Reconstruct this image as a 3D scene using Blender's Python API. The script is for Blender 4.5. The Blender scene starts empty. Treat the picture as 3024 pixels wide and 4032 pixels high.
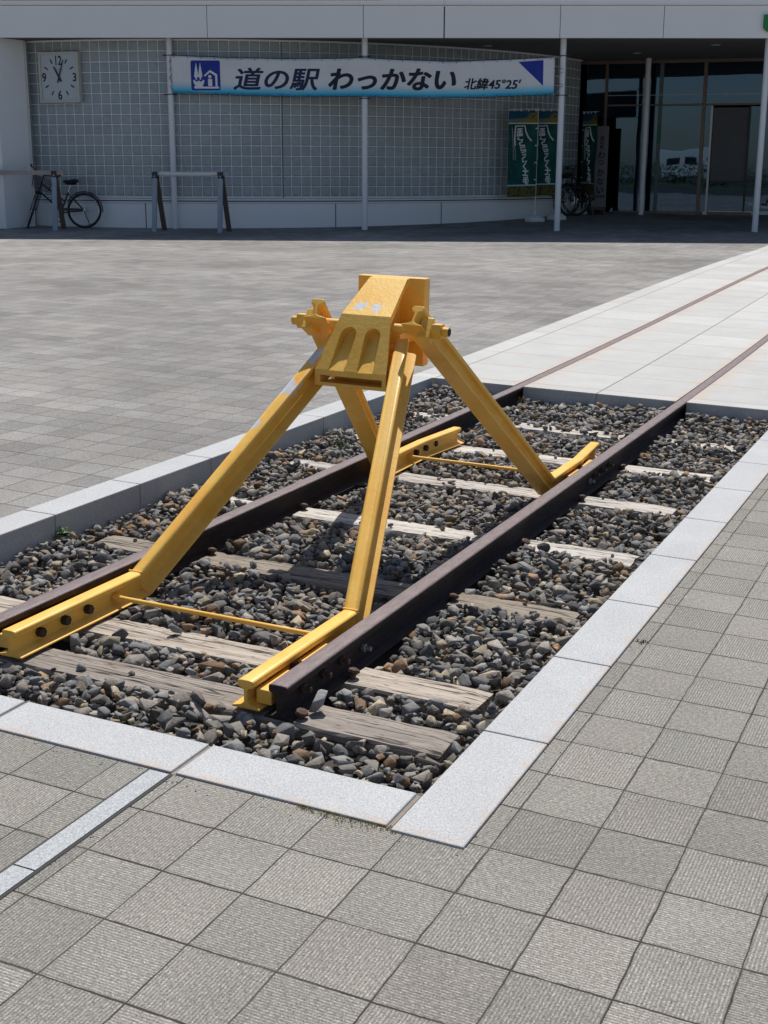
import bpy, bmesh, math, random
import numpy as np
from mathutils import Vector, Matrix
random.seed(7); rng = np.random.default_rng(7)
SC = bpy.context.scene
COL = SC.collection
R = math.radians

# ------------------------------------------------------------------ camera, world, sun, exposure
cam_d = bpy.data.cameras.new('camera'); cam = bpy.data.objects.new('camera', cam_d); COL.objects.link(cam)
_r, _u, _w = Vector((0.9064, 0.4227, 0.0198)).normalized(), Vector((-0.129, 0.232, 0.964)), Vector((-0.4037, 0.8758, -0.2648)).normalized()
_r = (_r - _w * _r.dot(_w)).normalized(); _u = _r.cross(_w)
cam.matrix_world = Matrix(((_r.x, _u.x, -_w.x, 0.912), (_r.y, _u.y, -_w.y, -2.447), (_r.z, _u.z, -_w.z, 1.481), (0, 0, 0, 1)))
cam_d.sensor_fit = 'HORIZONTAL'; cam_d.sensor_width = 36.0; cam_d.lens = 36.0 * 5172.8 / 3024.0
cam_d.clip_start = 0.05; cam_d.clip_end = 600
SC.camera = cam
SUN_DIR = Vector((-0.19, 0.553, 1.0)).normalized()          # towards the sun
sun_el = math.asin(SUN_DIR.z); sun_az = math.atan2(SUN_DIR.x, SUN_DIR.y)
sd = bpy.data.lights.new('sun', 'SUN'); sd.energy = 4.2; sd.angle = R(0.53); sd.color = (1.0, 0.955, 0.885)
sun = bpy.data.objects.new('sun', sd); COL.objects.link(sun)
sun.rotation_euler = SUN_DIR.to_track_quat('Z', 'Y').to_euler(); sun.location = (0, 0, 30)
wd = bpy.data.worlds.new('World'); SC.world = wd; wd.use_nodes = True
nt = wd.node_tree; nt.nodes.clear()
sky = nt.nodes.new('ShaderNodeTexSky'); sky.sky_type = 'NISHITA'; sky.sun_disc = False
sky.sun_elevation = sun_el; sky.sun_rotation = sun_az; sky.air_density = 1.0; sky.dust_density = 1.0; sky.ozone_density = 1.5
bg = nt.nodes.new('ShaderNodeBackground'); bg.inputs['Strength'].default_value = 0.072
wo = nt.nodes.new('ShaderNodeOutputWorld')
hs = nt.nodes.new('ShaderNodeHueSaturation'); hs.inputs['Saturation'].default_value = 0.97          # the camera's white balance
nt.links.new(sky.outputs[0], hs.inputs['Color']); nt.links.new(hs.outputs[0], bg.inputs[0]); nt.links.new(bg.outputs[0], wo.inputs[0])
SC.view_settings.view_transform = 'Standard'; SC.view_settings.look = 'None'
SC.view_settings.exposure = 0.22; SC.view_settings.gamma = 1.0
SC.cycles.max_bounces = 8; SC.cycles.diffuse_bounces = 4; SC.cycles.glossy_bounces = 4; SC.cycles.transparent_max_bounces = 8
SC.cycles.use_denoising = True
SC.cycles.sample_clamp_indirect = 6.0

# ------------------------------------------------------------------ node helpers
class V:                                                         # a tiny expression wrapper over Math nodes
    def __init__(s, t, sock): s.t = t; s.s = sock
    def _m(s, op, *a, clamp=False):
        n = s.t.nodes.new('ShaderNodeMath'); n.operation = op; n.use_clamp = clamp
        for i, x in enumerate((s,) + a):
            if isinstance(x, V): s.t.links.new(x.s, n.inputs[i])
            else: n.inputs[i].default_value = x
        return V(s.t, n.outputs[0])
    def __add__(s, o): return s._m('ADD', o)
    def __sub__(s, o): return s._m('SUBTRACT', o)
    def __mul__(s, o): return s._m('MULTIPLY', o)
    def __truediv__(s, o): return s._m('DIVIDE', o)
    __radd__ = __add__; __rmul__ = __mul__
    def rsub(s, k): return (s * -1.0) + k
    def floor(s): return s._m('FLOOR')
    def frac(s): return s._m('FRACT')
    def abs(s): return s._m('ABSOLUTE')
    def sin(s): return s._m('SINE')
    def pow(s, o): return s._m('POWER', o)
    def min(s, o): return s._m('MINIMUM', o)
    def max(s, o): return s._m('MAXIMUM', o)
    def lt(s, o): return s._m('LESS_THAN', o)
    def gt(s, o): return s._m('GREATER_THAN', o)
    def mod(s, o): return s._m('FLOORED_MODULO', o)
    def clamp(s): return s._m('ADD', 0.0, clamp=True)
    def ramp(s, a, b):                                           # smooth 0..1 between a and b
        n = s.t.nodes.new('ShaderNodeMapRange'); n.interpolation_type = 'SMOOTHSTEP'
        s.t.links.new(s.s, n.inputs[0]); n.inputs[1].default_value = a; n.inputs[2].default_value = b
        return V(s.t, n.outputs[0])

class Mat:
    def __init__(s, name, base=(0.5, 0.5, 0.5), rough=0.6, metal=0.0, spec=0.5):
        s.m = bpy.data.materials.new(name); s.m.use_nodes = True; s.t = s.m.node_tree
        s.b = s.t.nodes['Principled BSDF']; s.b.inputs['Base Color'].default_value = (*base, 1)
        s.b.inputs['Roughness'].default_value = rough; s.b.inputs['Metallic'].default_value = metal
        s.b.inputs['Specular IOR Level'].default_value = spec
        tc = s.t.nodes.new('ShaderNodeTexCoord'); s.co = tc.outputs['Object']; s.uv = tc.outputs['UV']; s._xyz = None
    def geo(s, k): return s.t.nodes.new('ShaderNodeNewGeometry').outputs[k]
    def xyz(s):
        if not s._xyz:
            n = s.t.nodes.new('ShaderNodeSeparateXYZ'); s.t.links.new(s.co, n.inputs[0]); s._xyz = [V(s.t, o) for o in n.outputs]
        return s._xyz
    def vec(s, x, y, z):
        n = s.t.nodes.new('ShaderNodeCombineXYZ')
        for i, a in enumerate((x, y, z)):
            if isinstance(a, V): s.t.links.new(a.s, n.inputs[i])
            else: n.inputs[i].default_value = a
        return n.outputs[0]
    def scaled(s, k):
        n = s.t.nodes.new('ShaderNodeVectorMath'); n.operation = 'MULTIPLY'; s.t.links.new(s.co, n.inputs[0]); n.inputs[1].default_value = k
        return n.outputs[0]
    def noise(s, scale, detail=3, rough=0.55, vec=None, dist=0.0):
        n = s.t.nodes.new('ShaderNodeTexNoise'); n.inputs['Scale'].default_value = scale; n.inputs['Detail'].default_value = detail
        n.inputs['Roughness'].default_value = rough; n.inputs['Distortion'].default_value = dist
        s.t.links.new(vec or s.co, n.inputs['Vector']); return V(s.t, n.outputs[0])
    def voro(s, scale, out='Distance', vec=None):
        n = s.t.nodes.new('ShaderNodeTexVoronoi'); n.inputs['Scale'].default_value = scale
        s.t.links.new(vec or s.co, n.inputs['Vector']); return n.outputs[out]
    def white(s, vec):
        n = s.t.nodes.new('ShaderNodeTexWhiteNoise'); n.noise_dimensions = '3D'; s.t.links.new(vec, n.inputs['Vector']); return V(s.t, n.outputs[0])
    def col(s, c):
        if isinstance(c, tuple):
            n = s.t.nodes.new('ShaderNodeRGB'); n.outputs[0].default_value = (*c, 1); return n.outputs[0]
        return c
    def mix(s, a, b, f, mode='MIX'):
        n = s.t.nodes.new('ShaderNodeMix'); n.data_type = 'RGBA'; n.blend_type = mode
        for idx, c in ((6, a), (7, b)):
            if isinstance(c, tuple): n.inputs[idx].default_value = (*c, 1)
            else: s.t.links.new(c, n.inputs[idx])
        if isinstance(f, V): s.t.links.new(f.s, n.inputs[0])
        else: n.inputs[0].default_value = f
        return n.outputs[2]
    def scale_col(s, c, v):                                      # colour times a value
        n = s.t.nodes.new('ShaderNodeVectorMath'); n.operation = 'SCALE'; s.t.links.new(s.col(c), n.inputs[0]); s.t.links.new(v.s, n.inputs['Scale'])
        return n.outputs[0]
    def attr(s, name):
        n = s.t.nodes.new('ShaderNodeAttribute'); n.attribute_name = name; return n.outputs['Color']
    def base(s, c): s.t.links.new(s.col(c), s.b.inputs['Base Color']); return s
    def rough(s, v): s.t.links.new(v.s, s.b.inputs['Roughness']); return s
    def bump(s, v, strength=0.5, dist=0.01):
        n = s.t.nodes.new('ShaderNodeBump'); n.inputs['Strength'].default_value = strength; n.inputs['Distance'].default_value = dist
        s.t.links.new(v.s, n.inputs['Height']); s.t.links.new(n.outputs[0], s.b.inputs['Normal']); return s

def plain(name, c, rough=0.6, metal=0.0, var=0.12, scale=6.0, spec=0.5):
    a = Mat(name, c, rough, metal, spec)
    n = a.noise(scale, 4); a.base(a.scale_col(c, n * (2 * var) + (1 - var)))
    return a.m

# ------------------------------------------------------------------ materials
def paver_mat(name, ribs, tint, x0, y0, px, py, amp, stain):
    a = Mat(name, rough=0.88, spec=0.25); x, y, z = a.xyz()
    jx = (a.noise(11, 3) - 0.5) * 0.008; jy = (a.noise(13, 3, 0.6) - 0.5) * 0.008
    fx = (x + jx - x0) / px; fy = (y + jy - y0) / py
    cx, cy = fx.floor(), fy.floor(); ux, uy = fx.frac(), fy.frac()
    rnd = a.white(a.vec(cx, cy, 3.7)); rnd2 = a.white(a.vec(cy, cx, 9.1))
    ex = (ux.min(ux.rsub(1.0))) * px; ey = (uy.min(uy.rsub(1.0))) * py
    wn = a.noise(6.0, 3, 0.7).ramp(0.25, 0.8)
    w0 = 0.0006 if not ribs else 0.0007
    edge = (ex * 1.5).min(ey); wj = wn * 0.0024 + w0
    joint = ((edge - wj) / 0.0014).clamp().rsub(1.0)
    spk = a.noise(230, 3, 0.8); spk2 = a.noise(90, 3, 0.7); pit = a.noise(150, 2, 0.6)
    big = a.noise(0.45, 4, 0.6); mid = a.noise(3.0, 5, 0.65)
    val = (rnd - 0.5) * amp + 1.0
    val = val * ((big - 0.5) * stain + 1.0) * ((mid - 0.5) * 0.45 + 1.0)
    val = val * ((spk - 0.5) * 3.1 + 1.0) * ((spk2 - 0.5) * 1.1 + 1.0)
    h = spk * 0.5
    if ribs:
        par = (cx + cy).mod(2.0)
        wob = (a.noise(50, 3, 0.6) - 0.5) * 0.004
        sx = (x + wob) * (2 * math.pi / 0.0078); sy = (y + wob) * (2 * math.pi / 0.0078)
        rib = (sx.sin() * par + sy.sin() * par.rsub(1.0)) * 0.5 + 0.5
        brk = a.noise(85, 4, 0.75).ramp(0.36, 0.64)
        rib = rib.pow(1.5) * (brk * 0.8 + 0.2)
        val = val * (rib * 0.78 + 0.66); h = h + rib * 0.9
    val = val * (pit.ramp(0.28, 0.40) * 0.45 + 0.55)
    c = a.mix(tint[0], tint[1], rnd2)
    c = a.scale_col(c, val.max(0.05))
    c = a.mix(c, (0.60, 0.58, 0.54), a.noise(300, 2, 0.5).ramp(0.70, 0.76) * 0.55)                       # pale aggregate
    grime = ((edge / 0.014).clamp().rsub(1.0)) * a.noise(4, 4, 0.7).ramp(0.42, 0.7) * 0.45
    c = a.mix(c, (0.10, 0.095, 0.08), grime)
    chalk = a.noise(8, 4, 0.7).ramp(0.58, 0.72) * ((edge / 0.03).clamp().rsub(1.0)) * 0.5
    c = a.mix(c, (0.50, 0.48, 0.43), chalk)
    c = a.scale_col(c, a.noise(1.3, 5, 0.7).ramp(0.56, 0.74) * -0.16 + 1.0)
    moss = a.noise(1.7, 4, 0.7).ramp(0.60, 0.72) if ribs else a.noise(1.7, 4, 0.7) * 0.0
    jc = a.mix((0.022, 0.020, 0.018), (0.075, 0.066, 0.055), a.noise(25, 3)); jc = a.mix(jc, (0.07, 0.085, 0.025), moss * 0.7)
    vis = a.noise(3.3, 3, 0.6).ramp(0.25, 0.5) * 0.3 + 0.7
    c = a.mix(c, jc, joint * vis)
    a.base(c); a.bump(h - joint * 2.0, 0.6, 0.0022)
    return a.m
M_PAVE = paver_mat('ribbed_paver', True, ((0.284, 0.276, 0.250), (0.292, 0.275, 0.248)), 0.047, -0.18, 0.1955, 0.2025, 0.24, 0.4)
M_PLAZA = paver_mat('plaza_paver', False, ((0.235, 0.233, 0.225), (0.243, 0.231, 0.221)), -2.82, 1.975, 0.19, 0.198, 0.30, 1.5)

def granite(name, base, dark, amt=1.0, rust=None, joints=False):
    a = Mat(name, base, rough=0.75, spec=0.35); x, y, z = a.xyz()
    s1 = a.noise(420, 2, 0.7); s2 = a.noise(170, 2, 0.6); s3 = a.noise(3.5, 4)
    f = (s1.ramp(0.36, 0.62) * 0.65 + s2.ramp(0.35, 0.65) * 0.35)
    c = a.mix(dark, base, f); c = a.scale_col(c, (s3 - 0.5) * 0.28 + 1.0)
    h = s1
    if joints:
        wob = (a.noise(4, 2) - 0.5) * 0.004
        jx = None
        for k, w in ((-2.5, 0.0035), (-1.366, 0.004), (-0.19, 0.0035)):
            d = ((x + wob - k).abs() - w) / 0.002
            j = d.clamp().rsub(1.0); jx = j if jx is None else jx.max(j)
        fy = (y + wob - 5.885) / 0.5925; u = fy.frac(); d = (u.min(u.rsub(1.0)) * 0.5925 - 0.003) / 0.002
        jt = jx.max(d.clamp().rsub(1.0))
        rnd = a.white(a.vec(fy.floor(), ((x + 1.366) / 1.13).floor(), 2.2))
        c = a.scale_col(c, (rnd - 0.5) * 0.14 + 1.0)
        c = a.mix(c, (0.55, 0.44, 0.34), d.clamp().rsub(1.0).max(((u.min(u.rsub(1.0)) * 0.5925) / 0.03).clamp().rsub(1.0) * a.noise(3, 3).ramp(0.35, 0.6) * 0.6))
        c = a.mix(c, (0.11, 0.095, 0.085), jt * 0.85)
        rn = a.noise(5, 4, 0.65).ramp(0.3, 0.62)
        dl = (x + 1.86).abs().min((x + 0.775).abs()).min((x + 1.93).abs() * 1.7).min((x + 0.855).abs() * 1.7)
        rs = (dl / 0.16).clamp().rsub(1.0); rs = rs * rs * rn
        c = a.mix(c, (0.52, 0.30, 0.14), rs * 0.38); h = h - jt * 4.0
    if rust:
        e = None
        for ax, pos in rust:
            q = (((x if ax == 'x' else y) - pos).abs() / 0.035).clamp().rsub(1.0); e = q if e is None else e.max(q)
        rn = a.noise(11, 5, 0.7).ramp(0.40, 0.66)
        c = a.mix(c, (0.50, 0.33, 0.22), e * rn * 0.6)
        c = a.mix(c, (0.6, 0.5, 0.4), a.noise(7, 5, 0.7).ramp(0.66, 0.8) * 0.4)
    a.base(c); a.bump(h, 0.25, 0.001)
    return a.m
M_GRAN = granite('kerb_granite', (0.55, 0.56, 0.575), (0.28, 0.29, 0.30), rust=(('x', 0.0), ('y', 0.0)))
M_STRIP = granite('strip_granite', (0.52, 0.54, 0.56), (0.22, 0.23, 0.25))
M_SLAB = granite('slab_granite', (0.53, 0.53, 0.52), (0.37, 0.37, 0.365), joints=True)
M_MORT = plain('mortar', (0.24, 0.21, 0.18), 0.9, var=0.3, scale=40)
M_DIRT = plain('ballast_dirt', (0.06, 0.052, 0.045), 0.95, var=0.5, scale=20)

def stone_mat():
    a = Mat('crushed_stone', rough=0.82, spec=0.3)
    c = a.attr('stone_colour'); n = a.noise(55, 5, 0.65); n2 = a.noise(19, 4, 0.7); n3 = a.noise(240, 2, 0.6)
    c = a.scale_col(c, (n - 0.5) * 1.0 + 1.0); c = a.scale_col(c, (n3 - 0.5) * 0.7 + 1.0)
    c = a.mix(c, (0.26, 0.15, 0.075), n2.ramp(0.60, 0.78) * 0.55)
    a.base(c); a.bump(n + n3 * 0.3, 0.6, 0.006); return a.m
M_STONE = stone_mat()

def wood_mat():
    a = Mat('weathered_wood', rough=0.92, spec=0.15)
    oi = a.t.nodes.new('ShaderNodeObjectInfo'); r = V(a.t, oi.outputs['Random'])
    x, y, z = a.xyz()
    v = a.vec(x * 2.6 + r * 31.0, y * 60.0, z * 60.0 + r * 7.0)
    g = a.noise(1.0, 6, 0.7, v, 0.25); g2 = a.noise(2.7, 4, 0.65, v)
    v2 = a.vec(x * 0.9 + r * 17.0, y * 16.0, z * 16.0); crack = a.noise(1.5, 3, 0.5, v2, 0.15)
    ck = (crack - 0.5).abs().ramp(0.0, 0.026).rsub(1.0) * a.noise(1.8, 3, 0.6).ramp(0.36, 0.52)
    dash = a.noise(1.0, 2, 0.5, a.vec(x * 22.0, y * 150.0, z * 150.0)).ramp(0.60, 0.72)
    b = a.noise(2.6, 4)
    c = a.mix((0.40, 0.37, 0.34), (0.70, 0.665, 0.62), g.ramp(0.25, 0.72))
    c = a.mix(c, (0.44, 0.32, 0.22), b.ramp(0.55, 0.8) * 0.4)
    c = a.scale_col(c, g2.ramp(0.25, 0.48) * 0.55 + 0.45)
    c = a.mix(c, (0.05, 0.04, 0.032), dash * 0.75)
    c = a.mix(c, (0.02, 0.016, 0.012), ck * 0.92)
    c = a.mix(c, oi.outputs['Color'], 1.0, 'MULTIPLY')
    a.base(c); a.bump(g + g2 * 0.5 - ck * 1.2, 0.6, 0.003); return a.m
M_WOOD = wood_mat()

def rail_mat(name, c1, c2, rough):
    a = Mat(name, rough=rough, spec=0.4); x, y, z = a.xyz()
    v = a.vec(x * 60.0, y * 14.0, z * 60.0); n = a.noise(1.0, 5, 0.7, v); n2 = a.noise(120, 3, 0.7)
    c = a.mix(c1, c2, n.ramp(0.3, 0.7)); c = a.mix(c, (0.028, 0.02, 0.019), n2.ramp(0.62, 0.75) * 0.8)
    a.base(c); a.bump(n2 + n * 0.5, 0.5, 0.003); return a.m
M_RAIL = rail_mat('rusty_rail', (0.018, 0.012, 0.012), (0.042, 0.025, 0.022), 0.8)
M_RAILTOP = rail_mat('rail_running_face', (0.135, 0.098, 0.098), (0.205, 0.155, 0.155), 0.5)
M_BOLT = rail_mat('rusty_bolt', (0.05, 0.03, 0.022), (0.12, 0.065, 0.04), 0.75)
M_DARKBOLT = plain('dark_bolt', (0.025, 0.018, 0.013), 0.7, var=0.4, scale=80)
M_ZINC = plain('zinc', (0.5, 0.51, 0.52), 0.4, 0.8, var=0.2, scale=60)

def yellow_mat(name, cast, chips):
    a = Mat(name, rough=0.42, spec=0.45); x, y, z = a.xyz()
    n = a.noise(5.0, 4, 0.6); n2 = a.noise(2.1, 3); fine = a.noise(75, 4, 0.6)
    c = a.mix((0.83, 0.445, 0.060), (0.87, 0.525, 0.110), n.ramp(0.35, 0.65))
    c = a.mix(c, (0.86, 0.41, 0.060), n2.ramp(0.52, 0.74) * 0.6)
    c = a.scale_col(c, (a.noise(30, 3) - 0.5) * 0.18 + 1.0)
    spots = a.noise(140, 3, 0.7).ramp(0.70, 0.76)
    c = a.mix(c, (0.16, 0.085, 0.03), spots * 0.7)
    if chips:
        e = None
        for (px, py, pz, rr) in chips:
            d = (((x - px) * (x - px) + (y - py) * (y - py) + (z - pz) * (z - pz)).pow(0.5) / rr).clamp().rsub(1.0)
            e = d if e is None else e.max(d)
        v = a.vec(x * 1.0, y * 0.55, z * 0.55)
        chip = (e * 1.1 + (a.noise(38, 6, 0.75, v) - 0.5) * 2.2).ramp(0.52, 0.62)
        c = a.mix(c, a.mix((0.44, 0.46, 0.51), (0.66, 0.67, 0.69), a.noise(60, 3)), chip)
    a.base(c)
    if not cast:                                                      # rust runs under the bolts and thin rust along the lowest edges
        rr = None
        for yb in (0.735, 0.862, 0.985, 3.775, 3.90, 4.03):
            q = ((y - yb + (a.noise(30, 2) - 0.5) * 0.02).abs() / 0.010).clamp().rsub(1.0); rr = q if rr is None else rr.max(q)
        rr = rr * (z + 0.045).lt(0.0) * a.noise(22, 4, 0.7).ramp(0.38, 0.62)
        c = a.mix(c, (0.15, 0.065, 0.02), rr * 0.85)
        c = a.mix(c, (0.26, 0.12, 0.03), (z + 0.082).lt(0.0) * a.noise(17, 4, 0.7).ramp(0.5, 0.66) * 0.7)
    if cast: a.bump(fine * 0.7 + a.noise(52, 4, 0.6, None, 0.4), 0.33, 0.0036)
    else: a.bump(fine + a.noise(12, 3) * 0.8, 0.2, 0.003)
    return a.m
M_YEL = yellow_mat('yellow_paint', False, [(-1.60, 2.05, 0.585, 0.10), (-1.645, 1.885, 0.46, 0.06), (-1.545, 2.19, 0.69, 0.075), (-0.98, 1.5, 0.26, 0.05), (-1.13, 2.05, 0.72, 0.05)])
M_CAST = yellow_mat('yellow_cast_iron', True, [(-1.405, 2.315, 0.88, 0.05), (-1.335, 2.315, 0.88, 0.055)])
M_SLOT = plain('slot_shadow_iron', (0.22, 0.11, 0.02), 0.7, var=0.4, scale=30)

M_WHITE = plain('white_render', (0.80, 0.81, 0.82), 0.7, var=0.05, scale=2)
M_FASC = plain('white_fascia', (0.82, 0.825, 0.835), 0.45, var=0.03, scale=1.5)
M_SOFF = plain('soffit', (0.13, 0.125, 0.12), 0.8, var=0.1, scale=1)
M_STEELW = plain('white_steel', (0.70, 0.72, 0.75), 0.4, var=0.06, scale=9)
M_ROOF = plain('roof_sheet', (0.4, 0.4, 0.4), 0.8)
M_ORANGE = plain('orange_cladding', (0.74, 0.44, 0.28), 0.7)
M_DARK = plain('dark_metal', (0.02, 0.021, 0.023), 0.5, var=0.3)
M_GAP = plain('joint_seal', (0.03, 0.03, 0.03), 0.8)
M_BRONZE = plain('bronze_frame', (0.16, 0.11, 0.09), 0.45, 0.3)
M_ALU = plain('aluminium', (0.42, 0.43, 0.44), 0.4, 0.5)
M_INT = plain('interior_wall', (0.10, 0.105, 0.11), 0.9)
M_PILLAR = plain('brown_pillar', (0.13, 0.115, 0.11), 0.7)
M_BLIND = plain('curtain', (0.13, 0.17, 0.16), 0.8)

def glass_block():
    a = Mat('glass_block', rough=0.16, spec=0.6)
    r = a.attr('block_id'); sep = a.t.nodes.new('ShaderNodeSeparateColor'); a.t.links.new(r, sep.inputs[0]); rv = V(a.t, sep.outputs[0])
    n = a.noise(9, 4, 0.6, None, 1.2); n2 = a.noise(1.1, 3)
    c = a.mix((0.27, 0.315, 0.345), (0.305, 0.35, 0.38), rv)
    c = a.scale_col(c, (n - 0.5) * 0.5 + 1.0); c = a.scale_col(c, (n2 - 0.5) * 0.3 + 1.0)
    a.base(c); a.bump(n, 0.5, 0.03); return a.m
M_BLOCK = glass_block()
M_BMORT = plain('block_mortar', (0.72, 0.735, 0.74), 0.85, var=0.1)

def pane_mat():
    m = bpy.data.materials.new('window_glass'); m.use_nodes = True; t = m.node_tree; t.nodes.clear()
    o = t.nodes.new('ShaderNodeOutputMaterial'); mx = t.nodes.new('ShaderNodeMixShader'); tr = t.nodes.new('ShaderNodeBsdfTransparent')
    gl = t.nodes.new('ShaderNodeBsdfGlossy'); fr = t.nodes.new('ShaderNodeFresnel'); fr.inputs[0].default_value = 1.95
    tr.inputs[0].default_value = (0.34, 0.41, 0.43, 1); gl.inputs['Roughness'].default_value = 0.012; gl.inputs[0].default_value = (0.48, 0.70, 1.0, 1)
    tc = t.nodes.new('ShaderNodeTexCoord'); nz = t.nodes.new('ShaderNodeTexNoise'); nz.inputs['Scale'].default_value = 0.8
    bp = t.nodes.new('ShaderNodeBump'); bp.inputs['Strength'].default_value = 0.12; bp.inputs['Distance'].default_value = 0.02
    L = t.links.new; L(tc.outputs['Object'], nz.inputs['Vector']); L(nz.outputs[0], bp.inputs['Height']); L(bp.outputs[0], gl.inputs['Normal'])
    L(fr.outputs[0], mx.inputs[0]); L(tr.outputs[0], mx.inputs[1]); L(gl.outputs[0], mx.inputs[2]); L(mx.outputs[0], o.inputs[0])
    return m
M_PANE = pane_mat()

def banner_mat():
    a = Mat('banner_cloth', rough=0.8, spec=0.2); u = a.t.nodes.new('ShaderNodeSeparateXYZ'); a.t.links.new(a.uv, u.inputs[0]); v = V(a.t, u.outputs[1])
    c = a.mix((0.03, 0.33, 0.60), (0.10, 0.52, 0.74), v.ramp(0.0, 0.14)); c = a.mix(c, (0.70, 0.71, 0.73), v.ramp(0.05, 0.34))
    n = a.noise(1.6, 4); c = a.scale_col(c, (n - 0.5) * 0.22 + 1.0); c = a.mix(c, (0.55, 0.52, 0.47), a.noise(1.1, 3).ramp(0.55, 0.75) * 0.3)
    w = a.noise(1.0, 4, 0.6, a.vec(a.xyz()[0] * 1.4, a.xyz()[1], a.xyz()[2] * 3.2), 1.5)
    a.base(c); a.bump(w, 0.7, 0.06); return a.m
M_BANNER = banner_mat()
M_NAVY = plain('navy_print', (0.012, 0.018, 0.075), 0.7)
M_BLUEBLACK = plain('black_print', (0.008, 0.009, 0.022), 0.7)
M_BLUE = plain('blue_print', (0.012, 0.03, 0.30), 0.7)
M_WPRINT = plain('white_print', (0.72, 0.73, 0.75), 0.7)
M_ROPE = plain('black_rope', (0.015, 0.015, 0.016), 0.9)
M_CLOCKF = plain('clock_face', (0.46, 0.51, 0.56), 0.3, var=0.03)
M_CLOCKC = plain('clock_case', (0.50, 0.49, 0.44), 0.4, var=0.05)
M_INK = plain('clock_ink', (0.012, 0.016, 0.024), 0.5)
M_TYRE = plain('tyre', (0.014, 0.014, 0.015), 0.85)
M_CHROME = plain('chrome', (0.62, 0.63, 0.65), 0.25, 0.9)
M_BFRAME = plain('bike_frame_paint', (0.018, 0.018, 0.022), 0.35)
M_RED = plain('red_reflector', (0.55, 0.02, 0.01), 0.3)
M_LUMB = plain('grey_painted_lumber', (0.30, 0.35, 0.42), 0.8, var=0.25, scale=14)
M_LUMBD = plain('bare_dark_lumber', (0.10, 0.07, 0.055), 0.85, var=0.35, scale=14)
M_BEAM = plain('weathered_beam', (0.36, 0.31, 0.29), 0.85, var=0.3, scale=10)
M_WRAP = plain('white_wrapped_tube', (0.62, 0.62, 0.62), 0.55, var=0.15, scale=16)
M_BASEW = plain('white_plastic', (0.62, 0.66, 0.65), 0.5, var=0.06)
M_BOARD = plain('sign_board', (0.13, 0.125, 0.135), 0.6)
M_GREEN = plain('green_sign', (0.004, 0.21, 0.035), 0.4)
M_LEAF = plain('leaf', (0.07, 0.16, 0.025), 0.6, var=0.4, scale=60)
M_DRY = plain('dry_grass', (0.22, 0.17, 0.075), 0.8, var=0.4, scale=60)
M_MOSS = plain('moss', (0.30, 0.30, 0.09), 0.9, var=0.5, scale=90)

def flag_mat():
    a = Mat('nobori_cloth', rough=0.8, spec=0.2); u = a.t.nodes.new('ShaderNodeSeparateXYZ'); a.t.links.new(a.uv, u.inputs[0]); U, W = V(a.t, u.outputs[0]), V(a.t, u.outputs[1])
    vn = a.vec(U * 3.0, W * 9.0, 0.3); n = a.noise(1.0, 4, 0.6, vn); n2 = a.noise(3.0, 3, 0.7, vn)
    c = a.mix((0.007, 0.06, 0.062), (0.014, 0.105, 0.09), n.ramp(0.35, 0.7))
    c = a.mix(c, (0.06, 0.22, 0.15), n2.ramp(0.68, 0.73) * 0.8)
    top = W.ramp(0.855, 0.862); sky_ = a.mix((0.15, 0.18, 0.15), (0.012, 0.07, 0.14), (W + n * 0.05).ramp(0.92, 0.95))
    c = a.mix(c, sky_, top); yel = (n2 + (W - 0.9) * -2.0 + (U - 0.5) * 0.4).ramp(0.50, 0.56) * top
    c = a.mix(c, (0.24, 0.18, 0.02), yel)
    bot = (W + (n - 0.5) * 0.06).ramp(0.125, 0.135).rsub(1.0); c = a.mix(c, a.mix((0.12, 0.10, 0.03), (0.02, 0.045, 0.015), n2.ramp(0.52, 0.6)), bot)
    c = a.mix(c, (0.62, 0.68, 0.66), (W - 0.858).abs().lt(0.006)); c = a.mix(c, (0.35, 0.55, 0.62), (W - 0.137).abs().lt(0.008))
    a.base(c); return a.m
M_FLAG = flag_mat()

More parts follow.
